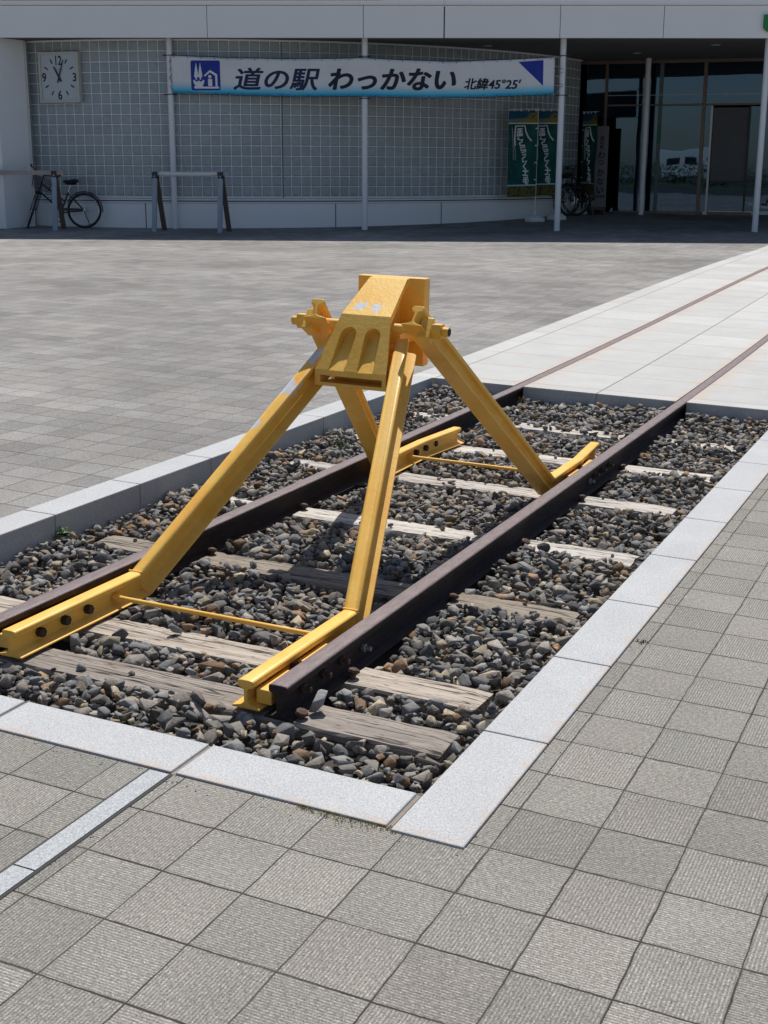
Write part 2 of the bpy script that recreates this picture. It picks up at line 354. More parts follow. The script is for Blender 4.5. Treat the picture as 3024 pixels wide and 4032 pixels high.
# ------------------------------------------------------------------ mesh helpers
class MB:
    def __init__(s): s.v = []; s.f = []; s.mi = []; s.sm = []
    def add(s, vs, fs, mi=0, smooth=False, M=None):
        o = len(s.v)
        s.v += [tuple(M @ Vector(p)) if M else tuple(p) for p in vs]
        s.f += [tuple(i + o for i in f) for f in fs]; s.mi += [mi] * len(fs); s.sm += [smooth] * len(fs); return s
    def box(s, c, d, mi=0, M=None):
        x, y, z = c; a, b, e = d[0] / 2, d[1] / 2, d[2] / 2
        vs = [(x + i * a, y + j * b, z + k * e) for i in (-1, 1) for j in (-1, 1) for k in (-1, 1)]
        return s.add(vs, [(0, 1, 3, 2), (4, 6, 7, 5), (0, 4, 5, 1), (2, 3, 7, 6), (0, 2, 6, 4), (1, 5, 7, 3)], mi, M=M)
    def bb(s, lo, hi, mi=0, M=None):
        return s.box([(lo[i] + hi[i]) / 2 for i in range(3)], [hi[i] - lo[i] for i in range(3)], mi, M)
    def tube(s, pts, r, n=10, mi=0, closed=False, caps=True, M=None, smooth=True):
        pts = [Vector(p) for p in pts]; rr = r if isinstance(r, (list, tuple)) else [r] * len(pts); vs = []; fs = []; N = len(pts)
        prev = None
        for i, p in enumerate(pts):
            if closed: d = pts[(i + 1) % N] - pts[i - 1]
            else: d = pts[min(i + 1, N - 1)] - pts[max(i - 1, 0)]
            d.normalize()
            a = (prev - d * prev.dot(d)) if prev is not None else None
            if a is None or a.length < 1e-5:
                a = d.cross(Vector((0, 0, 1)));  a = a if a.length > 1e-3 else d.cross(Vector((1, 0, 0)))
            a.normalize(); prev = a; b = d.cross(a)
            vs += [p + (a * math.cos(2 * math.pi * k / n) + b * math.sin(2 * math.pi * k / n)) * rr[i] for k in range(n)]
        for i in range(N if closed else N - 1):
            j = (i + 1) % N
            fs += [(i * n + k, i * n + (k + 1) % n, j * n + (k + 1) % n, j * n + k) for k in range(n)]
        s.add(vs, fs, mi, smooth, M)
        if caps and not closed:
            s.add(vs[:n], [tuple(range(n - 1, -1, -1))], mi, M=M); s.add(vs[-n:], [tuple(range(n))], mi, M=M)
        return s
    def ring(s, c, R_, r, ax, n=40, k=8, mi=0, M=None, arc=(0, 2 * math.pi)):
        ax = Vector(ax).normalized(); a = ax.cross(Vector((0, 0, 1)));  a = a if a.length > 1e-3 else ax.cross(Vector((1, 0, 0))); a.normalize(); b = ax.cross(a)
        full = arc[1] - arc[0] > 6.28
        ts = [arc[0] + (arc[1] - arc[0]) * i / n for i in range(n if full else n + 1)]
        return s.tube([Vector(c) + (a * math.cos(t) + b * math.sin(t)) * R_ for t in ts], r, k, mi, closed=full, M=M)
    def cyl(s, a, b, r, n=16, mi=0, M=None, smooth=True): return s.tube([a, b], r, n, mi, M=M, smooth=smooth)
    def prism(s, poly, a0, a1, axis='y', mi=0, M=None):              # 2-D polygon extruded along an axis
        n = len(poly); f = {'y': lambda p, t: (p[0], t, p[1]), 'x': lambda p, t: (t, p[0], p[1]), 'z': lambda p, t: (p[0], p[1], t)}[axis]
        vs = [f(p, a0) for p in poly] + [f(p, a1) for p in poly]
        return s.add(vs, [tuple(range(n)), tuple(range(2 * n - 1, n - 1, -1))] + [(i, i + n, (i + 1) % n + n, (i + 1) % n) for i in range(n)], mi, M=M)
    def mesh(s, name, mats, angle=40, fix=True):
        me = bpy.data.meshes.new(name); me.from_pydata(s.v, [], s.f)
        for m in (mats if isinstance(mats, (list, tuple)) else [mats]): me.materials.append(m)
        me.polygons.foreach_set('material_index', s.mi); me.polygons.foreach_set('use_smooth', [True if q else False for q in s.sm]); me.update()
        if fix:
            b = bmesh.new(); b.from_mesh(me); bmesh.ops.recalc_face_normals(b, faces=b.faces[:]); b.to_mesh(me); b.free()
        if any(s.sm): me.set_sharp_from_angle(angle=R(angle))
        return me
    def build(s, name, mats, parent=None, bevel=0.0, seg=2, angle=40, fix=True):
        return link(name, s.mesh(name, mats, angle, fix), parent, bevel, seg)
def link(name, me, parent=None, bevel=0.0, seg=2):
    o = bpy.data.objects.new(name, me); COL.objects.link(o)
    if parent: o.parent = parent
    if bevel:
        m = o.modifiers.new('bevel', 'BEVEL'); m.width = bevel; m.segments = seg; m.limit_method = 'ANGLE'; m.angle_limit = R(35)
    return o
def tag(o, label=None, cat=None, group=None, kind=None):
    if label: o['label'] = label
    if cat: o['category'] = cat
    if group: o['group'] = group
    if kind: o['kind'] = kind
    return o
def thing(name, label, cat, mat=None, group=None):
    o = bpy.data.objects.new(name, None); COL.objects.link(o); o.empty_display_size = 0.1
    if mat is not None: o.matrix_world = mat
    return tag(o, label, cat, group)
def copy_tree(o, parent=None):
    c = o.copy(); COL.objects.link(c)
    if parent: c.parent = parent
    for ch in [q for q in o.children]: copy_tree(ch, c)
    return c

# ------------------------------------------------------------------ building frame and ground height
E1 = Vector((0.9204, 0.3906, 0.0160)).normalized(); E3 = Vector((-0.0188, 0.0034, 0.9998)).normalized(); E2 = E3.cross(E1).normalized(); E1 = E2.cross(E3)
BO = Vector((-9.746, 20.481, -0.236))
def bw(X, Y, Z): return BO + E1 * X + E2 * Y + E3 * Z
def bmat(X=0, Y=0, Z=0, rz=0.0):
    p = bw(X, Y, Z); m = Matrix(((E1.x, E2.x, E3.x, p.x), (E1.y, E2.y, E3.y, p.y), (E1.z, E2.z, E3.z, p.z), (0, 0, 0, 1)))
    return m @ Matrix.Rotation(rz, 4, 'Z') if rz else m
def sst(a, b, x):
    t = min(1.0, max(0.0, (x - a) / (b - a))); return t * t * (3 - 2 * t)
def zg(Y): return 0.29 + (0.035 if Y > 0 else 0.027) * max(-3.6, min(6.0, Y))             # ground in the building's own frame
def gz(x, y):
    q = Vector((x, y, 0)) - BO; X, Y = q.dot(E1), q.dot(E2)
    D = Y + 25.29
    w = sst(8.0, 20.0, D) if D > 0 else sst(8.0, 22.0, -D)
    if w <= 0: return 0.0
    zt = zg(Y); px, py = BO + E1 * X + E2 * Y + E3 * zt, None
    # height of the local plane E3 = zt above (x, y)
    z = (zt + E3.dot(BO) - E3.x * x - E3.y * y) / E3.z
    return w * z
def bground(X, Y):                                                   # local Z of the ground under local X, Y
    p = bw(X, Y, zg(Y)); return zg(Y) + (gz(p.x, p.y) - p.z)

# ------------------------------------------------------------------ ground sheets (structure)
def sheet(name, xs, ys, mat, dz=0.0):
    vs = [(x, y, gz(x, y) + dz) for y in ys for x in xs]; n = len(xs)
    fs = [(j * n + i, j * n + i + 1, (j + 1) * n + i + 1, (j + 1) * n + i) for j in range(len(ys) - 1) for i in range(n - 1)]
    me = bpy.data.meshes.new(name); me.from_pydata(vs, [], fs); me.materials.append(mat)
    me.polygons.foreach_set('use_smooth', [True] * len(fs)); me.update()
    return tag(link(name, me), kind='structure')
def lin(a, b, step): n = max(1, int(math.ceil((b - a) / step))); return [a + (b - a) * i / n for i in range(n + 1)]
yfar = lin(5.73, 44, 0.8) + lin(44, 90, 6)[1:]
sheet('plaza', lin(-90, -40, 5) + lin(-40, -2.675, 0.8)[1:], lin(-16, 0, 4) + [5.73] + yfar[1:], M_PLAZA)
sheet('pavement', [-2.675, 0.0], lin(-16, 0, 4), M_PAVE)
sheet('pavement', [0.0] + lin(0, 24, 1.5)[1:] + [60], lin(-16, 0, 4) + [5.73] + yfar[1:], M_PAVE)
for a, b in ((-2.675, -1.930), (-1.862, -0.8525), (-0.7845, 0.0)):
    sheet('path', [a, b], yfar, M_SLAB)
sheet('road', lin(-90, 60, 5), lin(-110, -16, 4), plain('asphalt', (0.055, 0.055, 0.057), 0.9, var=0.2, scale=3))
gb = MB(); gb.add([(-2.51, .17, -.16), (-.17, .17, -.16), (-.17, 5.74, -.16), (-2.51, 5.74, -.16)], [(0, 1, 2, 3)])
tag(gb.build('ballast_bed', M_DIRT), kind='structure')
# slab nosing that drops to the ballast
gb = MB()
for a, b in ((-2.50, -1.932), (-1.860, -1.368), (-1.364, -0.8545), (-0.7825, -0.186)): gb.bb((a, 5.726, -.2), (b, 5.86, -0.003))
tag(gb.build('path_edge', M_GRAN), kind='structure')
# granite strip let into the paving
gb = MB(); ys = [-0.006, -0.508, -1.105, -1.70, -2.3, -2.9, -3.5, -4.1]
for a, b in zip(ys[1:], ys[:-1]): gb.bb((-0.832, a + .0025, -.05), (-0.776, b - .0025, 0.004))
gb.bb((-0.840, -4.1, -.05), (-0.768, -.004, 0.002), 1)
tag(gb.build('pavement_strip', [M_STRIP, M_GAP]), kind='structure')
# kerb stones
gb = MB(); g = 0.0025
def kstone(lo, hi): gb.bb((lo[0] + g, lo[1] + g, -.22), (hi[0] - g, hi[1] - g, 0.006))
ye = [-0.012, 0.583] + [0.583 + 0.599 * k for k in range(1, 9)] + [5.727]
for a, b in zip(ye[:-1], ye[1:]): kstone((-.183, a), (0.0, b))
xe = [-0.190, -0.772, -1.366, -1.960, -2.55, -2.675]
for a, b in zip(xe[1:], xe[:-1]): kstone((a + .004, 0.0), (b - .004, .181))
yl = [0.184, 0.535, 1.134, 1.730, 2.329, 2.928, 3.527, 4.126, 4.725, 5.324, 5.727]
for a, b in zip(yl[:-1], yl[1:]): kstone((-2.675, a), (-2.508, b))
tag(gb.build('kerb', M_GRAN, bevel=0.004), kind='structure')
gb = MB(); gb.bb((-.18, -.008, -.2), (-.003, 5.724, -.001)); gb.bb((-2.672, .003, -.2), (-.185, .178, -.0005)); gb.bb((-2.672, .18, -.2), (-2.512, 5.724, -.001))
tag(gb.build('kerb_mortar', M_MORT), kind='structure')

# ------------------------------------------------------------------ rails
def rail_profile(h, hw, hh, wt, fw, ft):
    a, w, f = hw / 2, wt / 2, fw / 2
    right = [(f, -h), (f, -h + ft * .55), (w + .008, -h + ft * 1.35), (w, -h + ft * 1.9), (w, -hh - .012), (w + .004, -hh - .006), (a, -hh), (a, -.006), (a - .005, -.0012), (a * .4, 0.0)]
    return right + [(-x, z) for x, z in reversed(right)]
def sweep(mb, prof, path, mi_top=None, M=None, ups=None):
    """profile (side, up) swept along a polyline with mitred bends; head side keeps to the side of +z"""
    P = [Vector(p) for p in path]; n = len(prof); rows = []
    dirs = [(P[i + 1] - P[i]).normalized() for i in range(len(P) - 1)]
    for i, p in enumerate(P):
        d0 = dirs[max(0, i - 1)]; d1 = dirs[min(i, len(dirs) - 1)]
        ref = dirs[0] if i == 0 else d0
        side = ref.cross(Vector((0, 0, 1))); side.normalize(); up = side.cross(ref).normalized()
        nrm = (d0 + d1).normalized(); row = []
        for (s_, u_) in prof:
            q = p + side * s_ + up * u_
            t = (p - q).dot(nrm) / ref.dot(nrm); row.append(q + ref * t)
        rows.append(row)
    vs = [v for r in rows for v in r]; fs = []; mi = []
    for i in range(len(P) - 1):
        for k in range(n): fs.append((i * n + k, i * n + (k + 1) % n, (i + 1) * n + (k + 1) % n, (i + 1) * n + k)); mi.append(k)
    for f, k in zip(fs, mi):
        top = mi_top is not None and 7 <= k <= 11
        mb.f.append(tuple(q + len(mb.v) for q in f)); mb.mi.append(mi_top if top else 0); mb.sm.append(False)
    o = len(mb.v); mb.v += [tuple(v) for v in vs]
    mb.f += [tuple(o + k for k in range(n)), tuple(o + (len(P) - 1) * n + k for k in range(n - 1, -1, -1))]; mb.mi += [0, 0]; mb.sm += [False, False]
TR = rail_profile(.110, .063, .024, .013, .098, .011)
def rail_path(x): return [(x, .605, 0)] + [(x, y, gz(x, y) + (0 if y < 6 else 0.002)) for y in yfar[:60]]
for x, lab in ((-0.8185, 'rusty rail on the camera side of the track, bolt ends poking from its web'), (-1.8960, 'rusty rail on the plaza side of the track, beside the tall kerb face')):
    mb = MB(); sweep(mb, TR, rail_path(x), 1)
    tag(mb.build('track_rail', [M_RAIL, M_RAILTOP], bevel=0.002, seg=1), lab, 'rail', 'rails of the track')

# ------------------------------------------------------------------ sleepers with spikes
SL = [(0.680, 0.158), (1.008, 0.155), (1.838, 0.165), (2.630, 0.160), (3.465, 0.165), (4.215, 0.170), (5.000, 0.170)]
sl_lab = ['grey wooden sleeper in front, under the sawn ends of the rails', 'pale cracked sleeper second from the front, just before the front tie rod',
          'sleeper lying in the shadow of the yellow buffer head', 'bleached sleeper between the feet of the front and rear legs', 'sleeper just in front of the rear tie rod',
          'bleached sleeper under the tips of the rear yellow rails', 'half buried sleeper nearest the granite path']
def sleeper_mesh(w, seed):
    r = random.Random(seed); drift = [0.0]; mb = MB(); xs = lin(-2.365 + r.uniform(-.02, .02), -.312 + r.uniform(-.03, .02), .05); n = 8; rows = []
    for i, x in enumerate(xs):
        e = 0.012 if i in (0, len(xs) - 1) else 0.0; row = []
        for (yy, zz) in ((-.5, -1), (-.5, -.10), (-.475, -.02), (-.2, 0), (.2, 0), (.475, -.02), (.5, -.10), (.5, -1)):
            row.append((x + (r.uniform(-.006, .006) if e else 0), yy * w + drift[0] + r.uniform(-.0022, .0022), zz * .11 - .104 + r.uniform(-.0018, .0012) - e * .3)); drift[0] += r.uniform(-.0004, .0004)
        rows.append(row)
    vs = [v for row in rows for v in row]
    fs = [(i * n + k, i * n + (k + 1) % n, (i + 1) * n + (k + 1) % n, (i + 1) * n + k) for i in range(len(xs) - 1) for k in range(n)]
    fs += [tuple(range(n)), tuple((len(xs) - 1) * n + k for k in range(n - 1, -1, -1))]
    mb.add(vs, fs); return mb.mesh('sleeper', M_WOOD)
mb = MB(); mb.tube([(0, 0, -.03), (0, 0, .004), (0, 0, .012), (0, 0, .020), (0, 0, .025)], [.010, .011, .021, .018, .006], 8); spike_me = mb.mesh('spike', M_BOLT)
for i, (y, w) in enumerate(SL):
    o = link('sleeper', sleeper_mesh(w, i + 3)); o.color = ([.50, .47, .45, 1], [.76, .70, .64, 1], [.50, .46, .41, 1], [.95, .95, .94, 1], [.86, .85, .83, 1], [1, .99, .97, 1], [.95, .94, .92, 1])[i]; o.location = (0, y, 0); tag(o, sl_lab[i], 'sleeper', 'wooden sleepers under the track')
    for x in (-.762, -.876, -1.838, -1.954):
        yy = (-.035 if (x > -.8 or x < -1.9) else .03) + random.uniform(-.015, .015)
        s = link('spike', spike_me, o); s.location = (x, yy, -.098 + random.uniform(-.003, .004)); s.rotation_euler = (random.uniform(-.2, .2), (.25 if x in (-.762, -1.838) else -.25), random.uniform(0, 3))

# ------------------------------------------------------------------ ballast
def hulls(n, npts, flat=(.55, .95), seed=1):
    out = []; r = np.random.default_rng(seed)
    for _ in range(n):
        p = r.normal(size=(npts, 3)); p /= np.linalg.norm(p, axis=1)[:, None]; p *= r.uniform(.75, 1.0, (npts, 1))
        p *= np.array([r.uniform(.85, 1.35), r.uniform(.7, 1.0), r.uniform(*flat)])
        b = bmesh.new()
        for q in p: b.verts.new(q)
        b.verts.ensure_lookup_table(); bmesh.ops.convex_hull(b, input=b.verts[:]); loose = [v for v in b.verts if not v.link_faces]
        bmesh.ops.delete(b, geom=loose, context='VERTS'); bmesh.ops.dissolve_limit(b, angle_limit=R(14), verts=b.verts[:], edges=b.edges[:])
        bmesh.ops.bevel(b, geom=b.edges[:], offset=.03, segments=1, affect='EDGES', clamp_overlap=True)
        bmesh.ops.triangulate(b, faces=b.faces[:]); b.verts.index_update()
        out.append((np.array([v.co[:] for v in b.verts]), np.array([[v.index for v in f.verts] for f in b.faces]))); b.free()
    return out
HUL = hulls(60, 11, (.5, .9))
def pick_col(k):
    t = rng.random(k); c = np.zeros((k, 3)); b = rng.uniform(.5, 1.5, (k, 1))
    base = np.array([[.178, .177, .176], [.235, .212, .186], [.27, .175, .105], [.34, .285, .205], [.115, .107, .102]])
    idx = np.digitize(t, [.42, .76, .84, .93]); c = base[idx] * b; return np.clip(c, .02, .5)
def stones(pos, size, name):
    k = len(pos); cols = pick_col(k); V_, F_, C_ = [], [], []; off = 0
    for i in range(k):
        v, f = HUL[rng.integers(len(HUL))]
        a, b_, c_ = rng.uniform(0, 6.28), rng.normal(0, .35), rng.normal(0, .35)
        ca, sa = math.cos(a), math.sin(a); Rz = np.array([[ca, -sa, 0], [sa, ca, 0], [0, 0, 1]])
        Rx = np.array([[1, 0, 0], [0, math.cos(b_), -math.sin(b_)], [0, math.sin(b_), math.cos(b_)]]); Ry = np.array([[math.cos(c_), 0, math.sin(c_)], [0, 1, 0], [-math.sin(c_), 0, math.cos(c_)]])
        w = (v * size[i]) @ (Rz @ Rx @ Ry).T + pos[i]; V_.append(w); F_.append(f + off); C_.append(np.repeat(cols[i:i + 1], len(v), 0)); off += len(v)
    V_ = np.concatenate(V_); F_ = np.concatenate(F_); C_ = np.concatenate(C_)
    me = bpy.data.meshes.new(name); me.vertices.add(len(V_)); me.vertices.foreach_set('co', V_.ravel()); me.loops.add(F_.size); me.loops.foreach_set('vertex_index', F_.ravel().astype(np.int32))
    me.polygons.add(len(F_)); me.polygons.foreach_set('loop_start', np.arange(0, F_.size, 3, dtype=np.int32)); me.polygons.foreach_set('loop_total', np.full(len(F_), 3, np.int32)); me.update(calc_edges=True)
    at = me.attributes.new('stone_colour', 'FLOAT_COLOR', 'POINT'); at.data.foreach_set('color', np.c_[C_, np.ones(len(C_))].ravel())
    me.materials.append(M_STONE); me.validate(); return link(name, me)
def blocked(x, y, r, on_sleeper):
    for rx in (-.8185, -1.896):
        if y > .57 and abs(x - rx) < .050 + r * .75: return True
    for rx in (-.926, -1.790):
        if (.58 < y < 1.40 or 3.40 < y < 4.30) and abs(x - rx) < .045 + r * .7: return True
    if not on_sleeper:
        for sy, w in SL:
            if abs(y - sy) < w / 2 + r * (.45 if sy < 1.5 else .12) and -2.38 - r * .3 < x < -.30 + r * .3: return True
    return False
pos, siz = [], []
def level(x, y):
    e = min(x + 2.51, -.183 - x, y - .18, 5.73 - y); h = -.108 + .012 * math.sin(x * 5.1 + y * 2.3) + .010 * math.sin(y * 7.7 - x * 3.1)
    if y > 4.9: h += .035 * sst(4.9, 5.7, y)
    if x < -2.2: h += .012
    return h
for layer, (n, s0, s1, dz) in enumerate(((8000, .014, .024, -.026), (5200, .031, .047, -.006), (9000, .021, .031, -.002), (14000, .012, .020, .0), (800, .028, .040, .010))):
    grid = {}
    for _ in range(n):
        x, y = random.uniform(-2.50, -.19), random.uniform(.188, 5.72); r = random.uniform(s0, s1)
        r = min(r, .043)
        if blocked(x, y, r, False): continue
        if x + 2.508 < r * .8 or -.185 - x < r * .8 or y - .182 < r * .8 or 5.725 - y < r * .8: continue
        gx, gy = int(x / .05), int(y / .05); ok = True
        if layer:
            for a in range(gx - 2, gx + 3):
                for b in range(gy - 2, gy + 3):
                    for (qx, qy, qr) in grid.get((a, b), ()):
                        if (qx - x) ** 2 + (qy - y) ** 2 < ((qr + r) * .72) ** 2: ok = False; break
                    if not ok: break
                if not ok: break
        if not ok: continue
        grid.setdefault((gx, gy), []).append((x, y, r)); pos.append((x, y, level(x, y) + dz + random.uniform(-.008, .008))); siz.append(r)
# a few strays lying on the sleepers
for sy, w in SL:
    for _ in range(9 if sy > 2 else 4):
        x = random.uniform(-2.3, -.35); r = random.uniform(.012, .024)
        if blocked(x, sy, r + .02, True): continue
        pos.append((x, sy + random.uniform(-.6, .6) * w, -.106 + r * .55)); siz.append(r)
for _ in range(70):                                                    # strays over the far sleeper
    x = random.uniform(-2.3, -.3); r = random.uniform(.018, .032)
    if blocked(x, 5.0, r, True): continue
    pos.append((x, 5.0 + random.uniform(-.08, .08), -.104 + r * .4)); siz.append(r)
tag(stones(np.array(pos), np.array(siz), 'ballast_gravel'), 'grey and rust brown crushed stone ballast filling the kerbed bed', 'gravel', kind='stuff')
for (x, y, z, r, lab) in ((-.738, .700, -.070, .043, 'big dark loose stone leaning on the sawn rail end'), (-1.590, .905, -.080, .034, 'loose stone lying on the pale sleeper by the left yellow rail'),
                          (-1.462, 1.040, -.082, .030, 'loose stone in the middle of the pale sleeper behind the tan one'), (-1.69, .80, -.085, .036, 'loose grey stone beside the left yellow rail foot'),
                          (-1.188, 2.700, -.084, .032, 'loose stone on the sunlit sleeper behind the near yellow leg'), (-.985, 2.62, -.080, .036, 'dark loose stone at the sleeper by the inside of the near rail')):
    o = stones(np.array([(0, 0, 0)]), np.array([r]), 'loose_stone'); o.location = (x, y, z); tag(o, lab, 'stone', 'loose stones on the sleepers')

# ------------------------------------------------------------------ buffer stop
XC = -1.358
BS = thing('buffer_stop', 'yellow painted rail buffer stop on four bent rail legs', 'buffer stop', Matrix.Translation((XC, 2.2, 0)))
def bpart(mb, name, mats, parent=None, bevel=0.0, seg=2):
    o = mb.build(name, mats, None, bevel, seg); p = parent or BS; o.parent = p
    if p is BS: o.matrix_parent_inverse = Matrix.Translation((XC, 2.2, 0)).inverted()
    return o
YR = rail_profile(.090, .054, .021, .012, .094, .010)
def strut(mb, prof, A, Bp, cut_n, roll):
    """straight piece of rail from A to Bp; its start is cut by the plane through A with normal cut_n, its end square"""
    A, Bp = Vector(A), Vector(Bp); d = (Bp - A).normalized(); side = d.cross(Vector((0, 0, 1))).normalized(); up = side.cross(d)
    q = Matrix.Rotation(roll, 3, d); side, up = q @ side, q @ up; n = len(prof); vs = []
    for s_, u_ in prof:
        o = side * s_ + up * u_; t = -(o.dot(cut_n)) / d.dot(cut_n); vs.append(A + o + d * t)
    for s_, u_ in prof: vs.append(Bp + side * s_ + up * u_)
    mb.add(vs, [tuple(range(n)), tuple(range(2 * n - 1, n - 1, -1))] + [(k, (k + 1) % n, (k + 1) % n + n, k + n) for k in range(n)])
def leg_obj(sx, far):
    X = lambda d: XC + sx * d
    mb = MB()
    if not far: path = [(X(.434), .600, -.003), (X(.434), 1.285, -.003), (X(.149), 2.292, .768)]
    else: path = [(X(.398), 4.300, -.003), (X(.418), 4.05, -.003), (X(.432), 3.87, -.003), (X(.432), 3.430, -.003), (X(.222), 2.285, .902)]
    if far: sweep(mb, YR, path)
    else:
        P = [Vector(q) for q in path]; d0 = (P[1] - P[0]).normalized(); d1 = (P[2] - P[1]).normalized(); cn = (d0 + d1).normalized()
        strut(mb, YR, P[1], P[0], cn, 0.0); strut(mb, YR, P[1], P[2], cn, LEG_ROLL * sx)
        mb.tube([P[1] + Vector((-.028, 0, .001)), P[1] + Vector((.028, 0, .001))], .0045, 6)          # weld bead
    return bpart(mb, 'leg', M_YEL, bevel=.0025)
LEG_ROLL = R(-4)
legs = {(sx, far): leg_obj(sx, far) for sx in (-1, 1) for far in (False, True)}
for (sx, far), lg in legs.items():                                    # packing blocks between leg rail and track rail
    mb = MB(); xo = XC + sx * .478
    for y0, y1 in (((.63, .80), (.88, 1.05)) if not far else ((3.62, 3.78), (3.86, 4.02))): mb.bb((xo - .026, y0, -.082), (xo + .026, y1, -.036))
    o = bpart(mb, 'packing_block', M_YEL, lg, .004)
    for y in ((.735, .862, .985) if not far else (3.775, 3.90, 4.03)):  # bolts through both webs
        mb = MB(); xi = XC + sx * .425; xt = XC + sx * .545
        mb.tube([(xi - sx * .020, y, -.050), (xi + sx * .002, y, -.050)], .0165, 6, 0, smooth=False)
        mb.cyl((xi, y, -.050), (xt + sx * .035, y, -.056), .0085, 10, 1); mb.tube([(xt + sx * .004, y, -.055), (xt + sx * .014, y, -.055)], .015, 6, 1, smooth=False)
        bpart(mb, 'bolt', [M_DARKBOLT, M_BOLT])
for y in (1.142, 3.690):
    mb = MB(); zz = -.055
    mb.cyl((XC - .425, y, zz), (XC + .425, y, zz), .0088, 12, 0)
    for sx in (-1, 1):
        mb.tube([(XC + sx * .405, y, zz), (XC + sx * .425, y, zz)], .0165, 6, 1, smooth=False); mb.cyl((XC + sx * .38, y, zz), (XC + sx * .407, y, zz), .0095, 12, 1)
        mb.tube([(XC + sx * .548, y, zz - .012), (XC + sx * .560, y, zz - .012)], .0145, 6, 2, smooth=False); mb.cyl((XC + sx * .54, y, zz - .012), (XC + sx * .580, y, zz - .012), .008, 10, 2)
    bpart(mb, 'tie_rod', [M_YEL, M_YEL, M_ZINC])
# cast head, built as one solid with pockets cut
def solid_from(mb, name): return mb.build(name, M_CAST)
def cut(o, cutter, op='DIFFERENCE'):
    m = o.modifiers.new('b', 'BOOLEAN'); m.object = cutter; m.operation = op; m.solver = 'EXACT'
    dg = bpy.context.evaluated_depsgraph_get(); dg.update()
    me = bpy.data.meshes.new_from_object(o.evaluated_get(dg)); o.modifiers.clear(); o.data = me
    bpy.data.objects.remove(cutter, do_unlink=True)
mb = MB()
sec = [(2.515, .084, .984, .660), (2.475, .084, .982, .650), (2.270, .108, .852, .590), (2.132, .156, .645, .580)]
vs = []
for (y, hw, zt, zb) in sec: vs += [(XC - hw, y, zt), (XC + hw, y, zt), (XC + hw, y, zb), (XC - hw, y, zb)]
vs[13 - 1] = vs[12]
fs = [(0, 1, 2, 3), (15, 14, 13, 12)] + [(i * 4 + k, i * 4 + (k + 1) % 4, i * 4 + 4 + (k + 1) % 4, i * 4 + 4 + k) for i in range(3) for k in range(4)]
mb.add(vs, fs); head = solid_from(mb, 'head')
def capsule(x0):
    """groove cutter lying along the steep face, deep at its rounded top and running out at the foot"""
    a = Vector((x0, 2.222, .776)); b = Vector((x0 * 1.0 + (x0 - XC) * .20, 2.128, .630))
    d = (b - a).normalized(); n = Vector((0, -.84, .55)).normalized(); n = (n - d * n.dot(d)).normalized(); s = d.cross(n)
    hw = .037; vs = []; K = 9
    prof = [(-hw * math.sin(math.pi * k / (K - 1) - math.pi / 2), -hw * math.cos(math.pi * k / (K - 1) - math.pi / 2)) for k in range(K)]
    L = (b - a).length + .05
    out = [(p[0], p[1] * .95) for p in prof] + [(hw * -1.12, L), (hw * 1.12, L)]
    m = MB(); lo, hi = [], []
    for (u, t) in out:
        dep = -.036 * (1.0 - max(0, t) / .150)
        lo.append(a + s * u * .82 + d * t + n * dep); hi.append(a + s * u * 1.05 + d * t + n * .06)
    k = len(out); m.add(lo + hi, [tuple(range(k)), tuple(range(2 * k - 1, k - 1, -1))] + [(i, i + k, (i + 1) % k + k, (i + 1) % k) for i in range(k)])
    return m.build('cutter', M_CAST)
for sx in (-1, 1): cut(head, capsule(XC + sx * .053))
m = MB(); m.bb((XC - .132, 2.05, .594), (XC + .138, 2.235, .622)); cut(head, m.build('cutter', M_CAST))
for sx in (-1, 1):
    m = MB(); m.prism([(2.500, .945), (2.455, .945), (2.285, .830), (2.262, .74), (2.262, .70), (2.500, .70)], XC + sx * .046, XC + sx * .20, 'x'); cut(head, m.build('cutter', M_CAST))
m = MB(); m.bb((XC - .151, 2.503, .628), (XC + .151, 2.557, .9855)); cut(head, m.build('cutter', M_CAST, bevel=.004), 'UNION')
for sx in (-1, 1):
    m = MB(); m.prism([(2.51, .80), (2.34, .775), (2.34, .735), (2.51, .735)], XC + sx * .044, XC + sx * .118, 'x'); cut(head, m.build('cutter', M_CAST), 'UNION')
bm = bmesh.new(); bm.from_mesh(head.data)
bmesh.ops.remove_doubles(bm, verts=bm.verts[:], dist=.0004); bmesh.ops.recalc_face_normals(bm, faces=bm.faces[:]); bm.to_mesh(head.data); bm.free()
head.data.materials.clear(); head.data.materials.append(M_CAST)
mod = head.modifiers.new('bevel', 'BEVEL'); mod.width = .005; mod.segments = 2; mod.limit_method = 'ANGLE'; mod.angle_limit = R(30); mod.use_clamp_overlap = True
head.parent = BS; head.matrix_parent_inverse = Matrix.Translation((XC, 2.2, 0)).inverted()
# through bolt with shaped washers and nuts
mb = MB(); yb, zb = 2.300, .806
mb.cyl((XC - .346, yb, zb), (XC + .346, yb, zb), .0185, 20, 0)
rod = bpart(mb, 'through_bolt', [M_YEL])
for sx in (-1, 1):
    mb = MB(); c = Vector((XC + sx * .252, yb - .004, zb - .002)); mt = Matrix.Translation(c) @ Matrix.Rotation(R(-38), 4, 'X') @ Matrix.Rotation(sx * R(8), 4, 'Z')
    mb.box((0, 0, 0), (.050, .062, .092), M=mt); o = bpart(mb, 'wedge_washer', M_CAST, rod, .004)
    mb = MB(); mb.tube([(XC + sx * .278, yb, zb), (XC + sx * .318, yb, zb)], .033, 6, smooth=False); bpart(mb, 'nut', M_YEL, rod, .002)
    mb = MB(); mb.cyl((XC + sx * .3462, yb, zb), (XC + sx * .3475, yb, zb), .0155, 16); bpart(mb, 'rod_end', M_DARKBOLT, rod)
